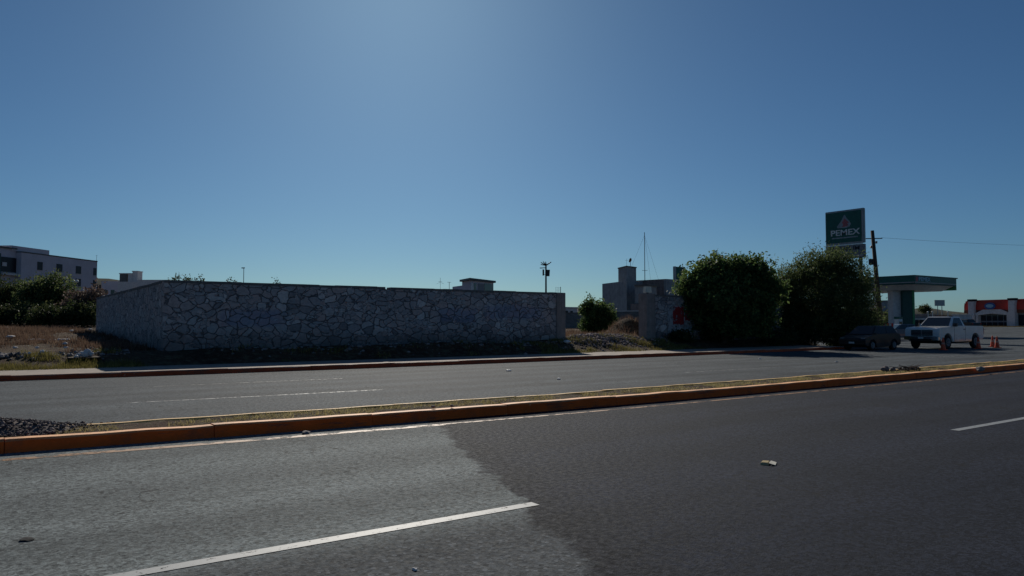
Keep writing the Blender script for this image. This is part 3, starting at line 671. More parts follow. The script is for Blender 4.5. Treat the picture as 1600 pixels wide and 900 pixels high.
# debris on the median
for i, (px, py, s, lab) in enumerate(((1383, 580, .13, 'dark clod of earth left of the uprooted roots on the median'), (1395, 580, .10, 'brown clod of earth touching the uprooted roots on the median'))):
    place(rock1('earth_clod', lab, None, s, M['gravel'], 20+i, .7, 'clod', 'earth clods on the median'), g(px, py, .17))
t = thing('uprooted_roots', g(1420, 579, .17), 'tangle of dry uprooted roots and branches lying on the median', 'branches')
mb = MB(); r = random.Random(5)
for _ in range(26):
    p = Vector((r.gauss(0, .22), r.gauss(0, .1), r.uniform(.02, .1))); q = p+Vector((r.gauss(0, .28), r.gauss(0, .12), r.uniform(-.03, .1))); mb.tube(p, q, .018, .006, 5); mb.tube(q, q+Vector((r.gauss(0, .12), r.gauss(0, .1), r.uniform(-.04, .07))), .008, .003, 4)
for _ in range(14): mb.rock((r.gauss(0, .25), r.gauss(0, .1), .03), r.uniform(.03, .07), r)
mb.build('roots', M['bark'], t)
place(rock1('stone', 'lump of broken concrete where the median kerb is cracked', None, .16, M['stones'], 31, .5), g(1532, 579, .1))
place(rock1('stone', 'small dark stone on the edge of the median kerb, left of a second one', None, .035, M['gravel'], 32, .8), g(677, 637, .185))
place(rock1('stone', 'small dark stone on the edge of the median kerb, right of a second one', None, .035, M['gravel'], 33, .8), g(706, 636, .185))
# rubbish in the left lot
def terrpt(px, py):
    a, b, c, f = _ray(px, py); tt = 26/b
    for _ in range(900):
        if H+c*tt <= terr(a*tt, b*tt): break
        tt += .06/b*1.0
    return Vector((a*tt, b*tt, terr(a*tt, b*tt)))
r = random.Random(3)
for i, (px, py, s, m, lab) in enumerate(((10, 515, .26, 'white', 'white scrap of rubbish in the dry grass at the far left edge'), (16, 531, .32, 'white', 'flat white rubbish in the dry grass below the smaller scrap at the left edge'),
        (112, 521, .28, 'white', 'white rubbish below the reddish weeds'), (141, 518, .3, 'dim_white', 'pale bag beside the dark shrub near the return wall'), (102, 542, .3, 'dim_white', 'thin pale strip of rubbish above the rubble'),
        (103, 549, .22, 'skin', 'rounded pale stone behind the rubble'), (58, 549, .14, 'white', 'small white stone at the back of the rubble'), (46, 558, .14, 'white', 'small white stone in front of the rubble'),
        (119, 564, .2, 'white', 'bright white lump in the yellow grass by the pavement'), (24, 549, .16, 'dim_white', 'pale block on the left part of the rubble'), (66, 556, .2, 'dim_white', 'pale slab on the right part of the rubble'))):
    o = place(rock1('rubbish', lab, None, s*.42, M['dim_white'], 40+i, .4 if s > .2 else .7, 'rubbish', 'rubbish on the left hand lot'), terrpt(px, py)+Vector((0, 0, .10)))
    CLEAR.append((o.location.x, o.location.y))
t = thing('rubbish_bag', terrpt(135, 560), 'heap of pinkish white plastic bags on a board near the pavement', 'rubbish bag')
mb = MB(); rr = random.Random(6); mb.rock((-.05, 0, .14), .16, rr, .7, 3); mb.rock((.14, .05, .13), .10, rr, .9, 3); mb.rock((-.24, .02, .10), .09, rr, .9, 3); mb.rock((.02, .02, .24), .08, rr, .9, 3); mb.build('bag', M['dim_white'], t, smooth=True)
MB().box(-.55, .45, -.35, .2, 0, .04).build('board', M['wood'], t)
mb = MB(); rp = terrpt(70, 533)
for k in range(26): mb.rock((rr.uniform(-.9, .9), rr.gauss(0, .18), .06), rr.uniform(.05, .13), rr, .5)
rp_ = mb.build('broken_plaster', M['dim_white']); rp_.location = rp; tag(rp_, 'row of whitish broken plaster lying in the middle of the dry grass', 'rubble', kind='stuff')
p = terrpt(58, 497); t = thing('marker_post', p, 'short white marker post standing in front of the dark trees', 'post'); MB().tube((0, 0, 0), (0, 0, .5), .05, .05, 8).build('post', M['white'], t); MB().tube((0, 0, .5), (0, 0, .54), .06, .03, 8).build('cap', M['cream'], t)
place(rock1('stone', 'pale stone at the foot of the left gate pillar', None, .16, M['white'], 71, .5), terrpt(886, 536))
place(rock1('stone', 'pale leaning slab in front of the grassy mound at the right gate pillar', None, .3, M['tan'], 72, .35), terrpt(1006, 526))

# ------------------------------------------------------------------ vehicles (local x = forward, built at origin, facing -X in the street)
def body_mb(prof, W):
    mb = MB(); n = len(prof); V = [(x, -W/2, z) for x, z in prof]+[(x, W/2, z) for x, z in prof]
    mb.add(V, [tuple(range(n)), tuple(range(2*n-1, n-1, -1))]+[(i, (i+1) % n, n+(i+1) % n, n+i) for i in range(n)]); return mb
def arch(cx, cz, r, n=9): return [(cx+r*math.cos(a), cz+r*math.sin(a)) for a in [PI-PI*i/(n-1) for i in range(n)]]
def cabin(mb, b0, b1, zb, wb, t0, t1, zt, wt):
    V = [(b0,-wb,zb),(b1,-wb,zb),(b1,wb,zb),(b0,wb,zb),(t0,-wt,zt),(t1,-wt,zt),(t1,wt,zt),(t0,wt,zt)]
    mb.add(V, [(3,2,1,0),(4,5,6,7),(0,1,5,4),(1,2,6,5),(2,3,7,6),(3,0,4,7)]); return V
def pane(V, idx, u0, u1, v0, v1, parent, name, mat, off=.012, sh0=0, sh1=0):
    """window slab on a cabin face: idx = bottom-left, bottom-right, top-right, top-left"""
    a, b, c, d = [Vector(V[i]) for i in idx]
    def P(u, v): return (a.lerp(b, u)).lerp(d.lerp(c, u), v)
    nrm = (b-a).cross(d-a).normalized(); q = [P(u0+sh0, v0), P(u1+sh1, v0), P(u1, v1), P(u0, v1)]
    MB().add([x+nrm*off for x in q]+[x-nrm*.01 for x in q], [(0,1,2,3),(7,6,5,4),(0,4,5,1),(1,5,6,2),(2,6,7,3),(3,7,4,0)]).build(name, mat, parent)
def wheel(parent, x, side, r, W, rimmat):
    y = side*(W/2-.11); prof = [(r*.55, -.11), (r*.9, -.115), (r, -.08), (r, .08), (r*.9, .115), (r*.55, .11)]
    o = MB().lathe((0, 0, 0), prof, 22, 'Y').build('wheel', M['black'], parent, smooth=False); o.location = (x, y, r)
    mb = MB().lathe((0, side*.10, 0), [(r*.60, -.02), (r*.60, .02), (r*.5, .022), (r*.14, .0), (r*.14, .035)], 20, 'Y')
    for k in range(5):
        a = k*2*PI/5; mb.tube((math.cos(a)*r*.1, side*.118, math.sin(a)*r*.1), (math.cos(a)*r*.56, side*.118, math.sin(a)*r*.56), .03, .04, 4)
    mb.build('rim', rimmat, o)
def vehicle(kind, name, label, cat, loc, rz, paint, rim, group=None):
    t = thing(name, loc, label, cat, group, rz)
    if kind == 'pickup':
        L, W, r = 5.35, 1.98, .40
        prof = [(2.67,.62),(2.67,.97),(2.63,1.16),(2.52,1.24),(1.25,1.31),(-.42,1.33),(-2.62,1.33),(-2.66,1.2),(-2.66,.62),(-2.5,.55)]
        prof += [(-2.15,.52)]+arch(-1.62, .42, .50)+[(-.9,.42),(.9,.42)]+arch(1.68, .42, .50)+[(2.3,.5),(2.5,.5)]
        body_mb(prof, W).build('body', paint, t, bevel=.045)
        cab = MB(); V = cabin(cab, 1.25, -.55, 1.29, .93, .52, -.28, 1.89, .74); cab.build('cab', paint, t, bevel=.05)
        pane(V, (0,3,7,4), .06, .94, .08, .90, t, 'windshield', M['glass'])
        pane(V, (1,0,4,5), .16, .90, .10, .86, t, 'side_window', M['glass'], sh1=-.02); pane(V, (3,2,6,7), .10, .84, .10, .86, t, 'side_window', M['glass'])
        pane(V, (2,1,5,6), .10, .90, .15, .85, t, 'rear_window', M['glass'])
        MB().box(-2.55, -.62, -.86, .86, 1.2, 1.337).build('bed_well', M['dark'], t)
        MB().box(2.60, 2.69, -.62, .62, .76, 1.10).build('grille', M['dark'], t, bevel=.02)
        mb = MB()
        for z in (.84, .93, 1.02): mb.box(2.69, 2.70, -.58, .58, z-.01, z+.01)
        mb.box(2.69, 2.705, -.025, .025, .78, 1.09); mb.build('grille_bar', M['galv'], t)
        bm_ = MB().box(2.60, 2.80, -.99, .99, .52, .74, top=(.02, .0)).build('front_bumper', M['chrome'], t, bevel=.03); MB().box(2.80, 2.805, -.6, .6, .46, .60).build('air_intake', M['black'], bm_)
        MB().box(2.805, 2.815, -.15, .15, .60, .70).build('license_plate', M['dim_white'], t)
        for s in (-1, 1):
            MB().box(2.44, 2.66, min(s*.64, s*.985), max(s*.64, s*.985), .86, 1.10, top=(.03, .0)).build('headlight', M['lamp'], t, bevel=.02)
            MB().box(.95, 1.12, min(s*1.0, s*1.20), max(s*1.0, s*1.20), 1.30, 1.50).build('wing_mirror', M['dark'], t, bevel=.02)
            MB().box(-2.69, -2.60, min(s*.85, s*.99), max(s*.85, s*.99), .85, 1.2).build('tail_light', M['red'], t)
            d = MB(); d.box(.93, .945, min(s*.99, s*.996), max(s*.99, s*.996), .50, 1.28); d.box(-.40, -.385, min(s*.99, s*.996), max(s*.99, s*.996), .50, 1.28); d.box(-.385, .93, min(s*.99, s*.994), max(s*.99, s*.994), .495, .508); d.build('door_seam', M['black'], t)
            MB().box(-.32, -.14, min(s*.985, s*1.02), max(s*.985, s*1.02), 1.12, 1.16).build('door_handle', M['dark'], t)
        MB().box(-2.80, -2.62, -.9, .9, .55, .70).build('rear_bumper', M['chrome'], t, bevel=.02)
        MB().box(-2.3, 2.4, -.80, .80, .32, .55).build('chassis', M['black'], t)
        xs_ = (1.68, -1.62)
    else:
        s_ = {'hatch': 1.0, 'sedan': 1.12}[kind]; L, W, r = 3.7*s_, 1.66, .30; f = L/2
        prof = [(f,.36),(f,.60),(f-.07,.72),(f-.85*s_,.92),(-f+.35,.98),(-f+.06,.92),(-f,.7),(-f,.36),(-f+.2,.26)]
        prof += [(-f+.35,.26)]+arch(-f+.72, .28, .36)+[(-f+1.2,.22),(f-1.2,.22)]+arch(f-.74, .28, .36)+[(f-.3,.25),(f-.1,.28)]
        body_mb(prof, W).build('body', paint, t, bevel=.05)
        rear = -f+(.12 if kind == 'hatch' else .75)
        cab = MB(); V = cabin(cab, f-.78*s_, rear, .90, .78, f-1.5*s_, rear+.32, 1.42, .60); cab.build('roof', paint, t, bevel=.05)
        gl = M['winglass'] if name == 'parked_car' else M['greenglass']
        pane(V, (0,3,7,4), .06, .94, .06, .92, t, 'windshield', gl)
        for a, b in ((.08, .46), (.50, .90)):
            pane(V, (1,0,4,5), a, b, .14, .88, t, 'side_window', gl); pane(V, (3,2,6,7), 1-b, 1-a, .14, .88, t, 'side_window', gl)
        pane(V, (2,1,5,6), .10, .90, .15, .85, t, 'rear_window', gl)
        MB().box(f-.03, f+.04, -.78, .78, .34, .56).build('front_bumper', paint, t, bevel=.02)
        MB().box(f-.05, f+.02, -.45, .45, .58, .68).build('grille', M['dark'], t)
        MB().box(f+.04, f+.05, -.17, .17, .40, .50).build('license_plate', M['dim_white'], t)
        for s in (-1, 1):
            MB().box(f-.22, f-.01, min(s*.50, s*.80), max(s*.50, s*.80), .58, .73, top=(.06, .0)).build('headlight', M['lamp'], t, bevel=.02)
            MB().box(f-.98*s_, f-.86*s_, min(s*.80, s*.95), max(s*.80, s*.95), .92, 1.02).build('wing_mirror', M['dark'], t, bevel=.015)
            MB().box(-f-.01, -f+.12, min(s*.66, s*.80), max(s*.66, s*.80), .66, .88).build('tail_light', M['red'], t)
        MB().box(-f+.3, f-.3, -.66, .66, .18, .3).build('chassis', M['black'], t)
        xs_ = (f-.74, -f+.72)
    for x in xs_:
        for s in (-1, 1): wheel(t, x, s, r, W, rim)
    return t
vehicle('pickup', 'pickup_truck', 'white single cab pickup truck parked facing left with cones around it', 'pickup truck', (49.65, 22.95, 0), PI-.02, M['whitecar'], M['grey_panel']).scale = (1.05, 1.05, 1.05)
vehicle('hatch', 'parked_car', 'dark small car parked at the kerb under the tree, ahead of the white pickup', 'car', (43.05, 24.15, 0), PI-.03, M['darkcar'], M['grey_panel'])

def cone(loc, lab):
    t = thing('traffic_cone', loc, lab, 'traffic cone', 'orange traffic cones around the pickup')
    MB().box(-.19, .19, -.19, .19, 0, .04).build('base', M['cone'], t, bevel=.01)
    MB().lathe((0, 0, .04), [(.145, 0), (.035, .68), (.025, .70)], 18).build('cone', M['cone'], t, smooth=False)
    MB().lathe((0, 0, .04), [(.104, .30), (.086, .40)], 18).build('reflective_collar', M['pinkish'], t); return t
for px, py, lab in ((1474, 547, 'orange traffic cone in front of the pickup front wheel'), (1529, 545, 'orange traffic cone behind the pickup rear wheel'), (1551, 542, 'left one of two orange traffic cones on open asphalt right of the pickup'), (1558, 543.5, 'rightmost orange traffic cone, touching its neighbour')):
    cone(atz(px, py), lab)

# ------------------------------------------------------------------ utility pole and wires
pb = Vector((53.2, 28.9, -.02)); pt = Vector((52.75, 29.25, 8.3)); ax = pt-pb
t = thing('utility_pole', pb, 'dark leaning utility pole between the right tree and the petrol canopy', 'utility pole')
MB().tube((0, 0, 0), ax, .19, .12, 10).build('pole', M['wood'], t, smooth=True)
q = ax*.93; MB().tube(q+Vector((-.35, .35, .0)), q+Vector((.45, -.45, 0)), .035, .035, 6).build('crossarm', M['dark'], t)
for z_, d in ((.90, .14), (.86, -.12)): o = MB().lathe(ax*z_+Vector((d*.8, -d*1.2, 0)), [(.05, -.12), (.09, -.08), (.05, -.04), (.09, 0), (.05, .05)], 10).build('insulator', M['galv'], t)
MB().box(-.14, .14, -.14, .14, 0, .42).build('junction_box', M['dark'], t).location = ax*.70+Vector((-.16, .2, 0))
def cable(name, lab, a, b, sag, r_=.018, group=None):
    mb = MB(); n = 18; a = Vector(a); b = Vector(b); P = [a.lerp(b, i/n)-Vector((0, 0, sag*4*(i/n)*(1-i/n))) for i in range(n+1)]
    for i in range(n): mb.tube(P[i], P[i+1], r_, r_, 5, cap=False)
    return tag(mb.build(name, M['dark'], loc=a), lab, 'cable', group)
pt = pb+q
cable('power_cable', 'thin power cable running right from the top of the utility pole', pt+Vector((.4, -.4, .05)), (150, 26.5, 14.0), 1.0, .008)

# ------------------------------------------------------------------ fuel brand totem sign
sx = 53.3
KS = 1.27; t = thing('petrol_sign', (sx*KS, 31.7*KS, 1.65*(1-KS)), 'tall green PEMEX petrol station sign rising behind the right tree', 'sign')
t.scale = (KS, KS, KS); y0, y1 = 30.2-31.7, 33.3-31.7   # right, left
MB().box(0, .26, y0, y1, 7.55, 10.15).build('cabinet', M['galv'], t, bevel=.03)
MB().box(-.03, -.002, y0+.18, y1-.08, 7.68, 10.02).build('green_panel', M['green'], t)
MB().box(0, .26, y0, y1, 6.45, 7.47).build('lower_cabinet', M['grey_panel'], t, bevel=.02)
MB().box(-.05, .0, y0+.1, y1-.02, 7.475, 7.545).build('trim_strip', M['white'], t); MB().box(-.05, .0, y0+.1, y1-.02, 6.60, 6.65).build('trim_strip', M['white'], t)
for yy in (-1.1, 1.1): MB().tube((.2, yy, 0), (.2, yy, 6.5), .13, .13, 10).build('post', M['dgreen'], t)
text('PEMEX', .62, face_mtx((-.036, -.02, 8.42), (0, -1, 0)), M['white'], t, fixw=2.35, ext=.008)
MB().box(-.042, -.031, -1.05, 1.05, 8.0, 8.09).build('tagline_bar', M['galv'], t)
# emblem: tall drop with a bird head cut in red
mb = MB(); D_ = [(.55, 8.80), (.62, 8.93), (.30, 9.28), (.05, 9.72), (-.02, 9.80), (-.20, 9.50), (-.40, 9.28), (-.52, 9.05), (-.42, 8.86), (-.18, 8.78)]
mb.add([(-.038, y, z) for y, z in D_]+[(-.030, y, z) for y, z in D_], [tuple(range(10)), tuple(range(19, 9, -1))]); mb.build('emblem', M['galv'], t)
mb = MB(); D_ = [(.22, 8.86), (.10, 9.02), (.20, 9.22), (-.02, 9.50), (-.22, 9.30), (-.38, 9.14), (-.22, 9.10), (-.32, 8.98), (-.12, 8.88)]
mb.add([(-.046, y, z) for y, z in D_]+[(-.040, y, z) for y, z in D_], [tuple(range(9)), tuple(range(17, 8, -1))]); mb.build('emblem_red', M['pink'], t)
text('PREMIUM', .42, face_mtx((-.006, 0, 7.18), (0, -1, 0)), M['dark'], t, fixw=2.3, ext=.004)

# ------------------------------------------------------------------ petrol station
cx, cy = 83.6, 41.7
t = thing('fuel_canopy', (cx, cy, 0), 'green and white flat petrol canopy with PEMEX fascia on thick columns', 'canopy')
Lx, Ly = 9.5, 17.0
sv = MB(); V = [(0,0,5.95),(Lx,0,5.95),(Lx,Ly,5.95),(0,Ly,5.95),(1.3,1.3,5.25),(Lx-.6,1.3,5.25),(Lx-.6,Ly-1,5.25),(1.3,Ly-1,5.25),(0,0,6.62),(Lx,0,6.62),(Lx,Ly,6.62),(0,Ly,6.62)]
sv.add(V, [(4,5,6,7),(0,1,5,4),(1,2,6,5),(2,3,7,6),(3,0,4,7),(0,8,9,1),(1,9,10,2),(2,10,11,3),(3,11,8,0),(8,11,10,9)]).build('soffit', M['white'], t)
MB().box(-.06, Lx+.06, -.06, -.002, 5.98, 6.70).build('fascia', M['green'], t); MB().box(-.06, -.002, 0, Ly, 5.98, 6.70).build('fascia', M['green'], t); MB().box(Lx+.002, Lx+.08, -.06, Ly, 5.35, 6.70).build('fascia', M['lime'], t)
MB().box(-.07, Lx+.45, -.07, Ly, 6.70, 6.82).build('roof_edge', M['dgreen'], t)
MB().box(-.09, Lx+.0, -.09, -.062, 5.98, 6.08).build('trim_stripe', M['galv'], t); MB().box(-.09, -.062, 0, Ly, 5.98, 6.08).build('trim_stripe', M['galv'], t)
MB().box(-.05, Lx, -.05, -.0, 5.80, 5.97).build('lower_band', M['dgreen'], t); MB().box(-.05, -.0, 0, Ly, 5.80, 5.97).build('lower_band', M['dgreen'], t)
text('PEMEX', .62, face_mtx((2.1, -.07, 6.38), (1, 0, 0)), M['paleblue'], t, fixw=2.6, ext=.006)
MB().box(.18, .62, -.08, -.062, 6.12, 6.64).build('emblem', M['pink'], t)
def colm(px0, px1, dep, mat, th=.5):
    q = at(px0, 500, dep); wd = (px1-px0)/F*dep
    MB().fbox((q.x-cx, q.y-cy, 0), (RX, RY), 0, wd, (VX, VY), 0, th, 0, 5.5).build('column', mat, t, bevel=.02)
colm(1396, 1410.5, 86, M['dim_white'], 1.2); colm(1411, 1426, 85.5, M['dgreen'], .4); colm(1426.3, 1430, 85.5, M['lime'], .8); colm(1369, 1372, 88, M['dim_white'])
def pump(px, dep, lab, mat=M['white']):
    p = at(px, 510, dep); p.z = 0; t = thing('fuel_pump', p, lab, 'fuel pump', 'fuel pumps under the canopy')
    MB().box(-.5, .5, -.3, .3, 0, .15).build('plinth', M['conc'], t); MB().box(-.42, .42, -.24, .24, .15, 1.95).build('cabinet', mat, t, bevel=.03)
    MB().box(-.3, .3, -.26, -.242, 1.25, 1.7).build('display', M['glass'], t); MB().box(-.44, .44, -.26, .26, 1.95, 2.2).build('head', M['green'], t, bevel=.02)
    mb = MB(); P = [Vector((.43, -.1, 1.6)), Vector((.62, -.1, 1.3)), Vector((.66, -.1, .8)), Vector((.5, -.1, .45))]
    for i in range(3): mb.tube(P[i], P[i+1], .025, .025, 6)
    mb.build('hose', M['black'], t)
pump(1404, 80, 'fuel pump behind the gap between the parked car and the pickup'); pump(1372, 79, 'fuel pump beside the leaning utility pole', M['dim_white'])
def rough_building(name, lab, pl, pr_, depth, z0, z1, wallmat, cat='building', win=(), roofmat=None, over=.15, group=None, door=None):
    """pl, pr_: left and right ground ends of the face seen; win: (u0,u1,z0,z1) fractions / metres"""
    pl = Vector(pl); pr_ = Vector(pr_); d = (pr_-pl); d.z = 0; L = d.length; u = d/L; n = Vector((-u.y, u.x, 0)); t = thing(name, (pl.x, pl.y, z0), lab, cat, group)
    o = (0, 0, 0); MB().fbox(o, u, 0, L, n, 0, depth, -.5, z1-z0).build('wall', wallmat, t)
    MB().fbox(o, u, -over, L+over, n, -over, depth+over, z1-z0, z1-z0+.16).build('roof', roofmat or wallmat, t)
    for k in win:
        u0, u1, a, b = k[:4]; m = k[4] if len(k) > 4 else M['glass']
        MB().fbox(o, u, u0, u1, n, -.03, .05, a-z0, b-z0).build('window', m, t)
    return t, o, u, n, L
# low kiosk and shops beyond the pickup
t, o, u, n, L = rough_building('kiosk', 'low beige shop with a pale awning beyond the pickup windscreen', at(1424, 500, 104), at(1462, 500, 112), 6, .2, 2.6, M['brown_render'], win=((.5, 3, .9, 2.0), (3.6, 5.2, .9, 2.0)))
MB().fbox(o, u, -.3, L, n, -1.5, -.0, 1.75, 1.95).build('awning', M['dim_white'], t)
rough_building('shop', 'low brown walled shop between the pickup and the red roofed store', at(1464, 500, 128), at(1500, 500, 134), 6, .6, 2.6, M['brown_render'], win=((.5, 1.6, 1.2, 2.2), (2.4, 3.6, 1.2, 2.2)), roofmat=M['rust'])
rough_building('wall_block', 'plain beige garden wall left of the red roofed store', at(1499, 500, 122), at(1519, 500, 124), 1, .6, 2.7, M['dim_white'], 'wall')
rough_building('house', 'small grey house under the canopy left of the white column', at(1386, 500, 108), at(1396, 500, 110), 5, .0, 4.6, M['grey_render'])
tree('tree', 'olive tree under the canopy behind the leaning pole', 'tree', Vector((*at(1391, 500, 98)[:2], .1)), [(0, 0, 1.6, 1.3, 1.3, 1.2), (.5, .3, 2.4, .8, .8, .8)], 2600, .25, M['leaf_b'], 91, .1, clump=.2)
tree('tree', 'thin tree with bare lower branches behind the fuel pump', 'tree', Vector((*at(1364, 500, 70)[:2], .1)), [(0, 0, 2.1, .9, .9, .8), (.4, 0, 1.3, .6, .6, .5)], 1800, .2, M['leaf_c'], 92, .1, clump=.2)
t = thing('barrel_stand', Vector((*at(1384, 510, 60)[:2], 0)), 'row of red barriers standing beside the leaning pole', 'barrier')
for k in range(3): MB().tube((k*.28-.3, -k*.2, 0), (k*.28-.3, -k*.2, 1.55), .08, .08, 8).build('red_post', M['red'], t)
MB().tube((-.4, .1, 1.0), (.4, -.5, 1.0), .03, .03, 6).build('rail', M['dark'], t)
for px, dep, k, lab, m, rz in ((1408, 72, 'sedan', 'dark blue grey car under the petrol canopy behind the white pickup', 'bluecar', 2.6), (1362, 66, 'sedan', 'silver car partly hidden by the right tree and the dark parked car', 'silver', 2.9), (1424, 92, 'sedan', 'white car seen above the bonnet of the pickup', 'whitecar', 3.0), (1508, 112, 'sedan', 'dark car parked left of the red roofed store', 'darkcar', 1.2)):
    p = at(px, 505, dep); p.z = .0+.85*ss(92, 135, p.x)+.005; vehicle(k, 'car', lab, 'car', p, rz, M[m], M['galv'], 'cars in the petrol station')
# lamp posts, billboard
def pole(name, lab, cat, px, top, dep, r_, mat, base=0, group=None):
    p = at(px, top, dep); t = thing(name, (p.x, p.y, base), lab, cat, group); MB().tube((0, 0, 0), (0, 0, p.z-base), r_, r_*.7, 8).build('pole', mat, t); return t, p.z-base
t, h = pole('billboard', 'small distant billboard on two posts right of the green column', 'billboard', 1465, 478, 190, .12, M['galv'])
MB().tube((.9, -.6, 0), (.9, -.6, h), .12, .1, 6).build('pole', M['galv'], t); p = Vector((RX, RY, 0))
MB().fbox((.45, -.3, 0), (RX, RY), -1.25, 1.25, (VX, VY), -.1, .1, h, h+1.5).build('panel', M['galv'], t)
for s, lab in ((1450, 'left thin white post above the pickup bonnet'), (1457, 'middle thin white post above the pickup roof'), (1481, 'right thin white post above the pickup roof')):
    t, h = pole('post', lab, 'post', s, 488, 98, .07, M['white'], .1, 'thin white posts beyond the pickup'); MB().lathe((0, 0, h), [(.1, 0), (.16, .06), (.05, .14)], 8).build('lamp_head', M['white'], t)

# red roofed store on the right edge
pl = at(1507, 505, 135); pr_ = at(1660, 505, 119); d = pr_-pl; d.z = 0; L = d.length; u = d/L; n = Vector((-u.y, u.x, 0)); zb = .85
t = thing('store', (pl.x, pl.y, zb), 'store with long red fascia, grey pillars and blue oval sign at the right edge', 'store'); o = (0, 0, 0); k = L/153.
MB().fbox(o, u, 0, L, n, .6, 12, -.6, 3.4).build('wall', M['grey_render'], t)
mb = MB(); nseg = 8; 
for i in range(nseg):   # bowed fascia, curved towards its top
    a0, a1 = i/nseg*PI/2, (i+1)/nseg*PI/2; b0, b1 = math.sin(a0), math.sin(a1)
    mb.fbox(o, u, .35 if i > 5 else .15 if i > 3 else 0, L, n, .9*(1-math.cos(a0))*.6, 2.0, 2.9+1.75*b0, 2.9+1.75*b1+.001*i)
mb.build('red_fascia', M['red'], t)
MB().fbox(o, u, -.05, L, n, .02, 2.2, 2.35, 2.89).build('lower_fascia', M['rust'], t)
for pxx in (1522.5, 1589, 1656):
    a = (pxx-1507)*k; q = MB().fbox(o, u, a-.55, a+.55, n, -.5, .3, -.2, 4.45).build('pillar', M['dim_white'], t); MB().fbox(o, u, a-.62, a+.62, n, -.57, .3, 4.45, 4.82).build('pillar_cap', M['black'], q)
a0, a1 = (1529)*k-1507*k, (1583-1507)*k; am = .5*(a0+a1)
for lo, hi, nm in ((2.1, 2.85, 'gable'),):
    mb = MB(); V = []
    for b in (-.32, -.05):
        for a, z in ((a0-.1, 1.95), (a0-.1, 2.3), (am-1.6, 2.95), (am+1.6, 2.95), (a1+.1, 2.3), (a1+.1, 1.95), (am, 2.25)): V.append((u.x*a+n.x*b, u.y*a+n.y*b, z))
    mb.add(V, [tuple(range(7)), tuple(range(13, 6, -1))]+[(i, (i+1) % 7, 7+(i+1) % 7, 7+i) for i in range(7)]); mb.build(nm, M['dim_white'], t)
for a in (a0, a1-.35): MB().fbox(o, u, a, a+.4, n, -.28, .5, -.1, 2.0).build('door_frame', M['dim_white'], t)
MB().fbox(o, u, a0+.42, a1-.37, n, .45, .59, -.1, 1.98).build('shop_window', M['glass'], t)
for a in [a0+.42+(a1-a0-.8)*i/5 for i in range(1, 5)]: MB().fbox(o, u, a-.03, a+.03, n, .40, .449, -.1, 1.98).build('mullion', M['galv'], t)
MB().fbox(o, u, a0+.45, a1-.4, n, .36, .399, .75, .98).build('window_band', M['grey_panel'], t)
MB().fbox(o, u, a1+1.2, L, n, .5, .59, .2, 2.0).build('shop_window', M['glass'], t)
def oval(parent, nm, a, z, ra, rz_, b, mat):
    V = []
    for bb in (b, b+.1):
        for i in range(24): q = 2*PI*i/24; V.append((u.x*(a+ra*math.cos(q))+n.x*bb, u.y*(a+ra*math.cos(q))+n.y*bb, z+rz_*math.sin(q)))
    return MB().add(V, [tuple(range(24)), tuple(range(47, 23, -1))]+[(i, (i+1) % 24, 24+(i+1) % 24, 24+i) for i in range(24)]).build(nm, mat, parent)
am2 = (1554-1507)*k; q = oval(t, 'oval_sign', am2, 3.55, 1.0, .58, -.45, M['blue']); oval(q, 'sign_face', am2, 3.58, .68, .30, -.50, M['paleblue'])
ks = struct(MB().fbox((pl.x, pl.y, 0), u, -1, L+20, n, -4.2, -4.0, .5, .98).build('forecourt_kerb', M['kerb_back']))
struct(MB().fbox((pl.x, pl.y, 0), u, -1, L+20, n, -4.0, 1.0, .5, .93).build('forecourt_slab', M['sidewalk']))

# ------------------------------------------------------------------ grey building behind the gap
bu = Vector((1, 0, 0)); 
t = thing('grey_building', (50.4, 54.6, 1.0), 'grey rendered building with a square stair tower behind the gap in the wall', 'building')
pA = at(941, 444, 78); pB = at(978, 438, 72.5); pC = at(1000, 438, 74); pD = at(1062, 438, 70)
def quadwall(mb, p, q, th, z0, z1):
    p = Vector((p.x, p.y, 0)); q = Vector((q.x, q.y, 0)); d = (q-p); L = d.length; uu = d/L; nn = Vector((-uu.y, uu.x, 0)); mb.fbox((p.x-50.4, p.y-54.6, 0), uu, 0, L, nn, 0, th, z0-1, z1-1); return uu, nn, L
pR = at(1024, 438, 76.5)
def slab(pts, z0, z1, nm, mat):
    k_ = len(pts); return MB().add([(p.x-50.4, p.y-54.6, z0-1) for p in pts]+[(p.x-50.4, p.y-54.6, z1-1) for p in pts], [tuple(range(k_-1, -1, -1)), tuple(range(k_, 2*k_))]+[(i, (i+1) % k_, k_+(i+1) % k_, k_+i) for i in range(k_)]).build(nm, mat, t)
slab([pA, pB, pB.lerp(pR, .45), pA+(pR-pB)*.45], .2, 5.62, 'left_wing', M['grey_render'])
slab([pB.lerp(pR, .452), pR, pR+(pA-pB)*.9, pB.lerp(pR, .452)+(pA-pB)*.9], .2, 5.72, 'middle_wing', M['grey_render'])
mb = MB(); uu, nn, L = quadwall(mb, at(1022, 438, 74), at(1041, 438, 72.5), 8, .2, 5.78); mb.build('right_wing', M['grey_render'], t)
mb = MB(); quadwall(mb, at(1040.5, 438, 72.6), at(1090, 438, 76), 6, .2, 5.82); mb.build('brown_wing', M['brown_render'], t)
pT = at(979, 421, 71.9); q1 = at(966, 421, 74.6); q2 = at(994, 421, 73.6); d1 = Vector((q1.x-pT.x, q1.y-pT.y)); d2 = Vector((q2.x-pT.x, q2.y-pT.y))
V = []
for z in (.2, 5.95): 
    for a, b in ((0, 0), (0, 1), (1, 1), (1, 0)): V.append((pT.x-50.4+d1.x*a+d2.x*b, pT.y-54.6+d1.y*a+d2.y*b, z))
MB().add(V, [(3,2,1,0),(4,5,6,7),(0,1,5,4),(1,2,6,5),(2,3,7,6),(3,0,4,7)]).build('stair_tower', M['grey_render'], t)
mb = MB(); V = []
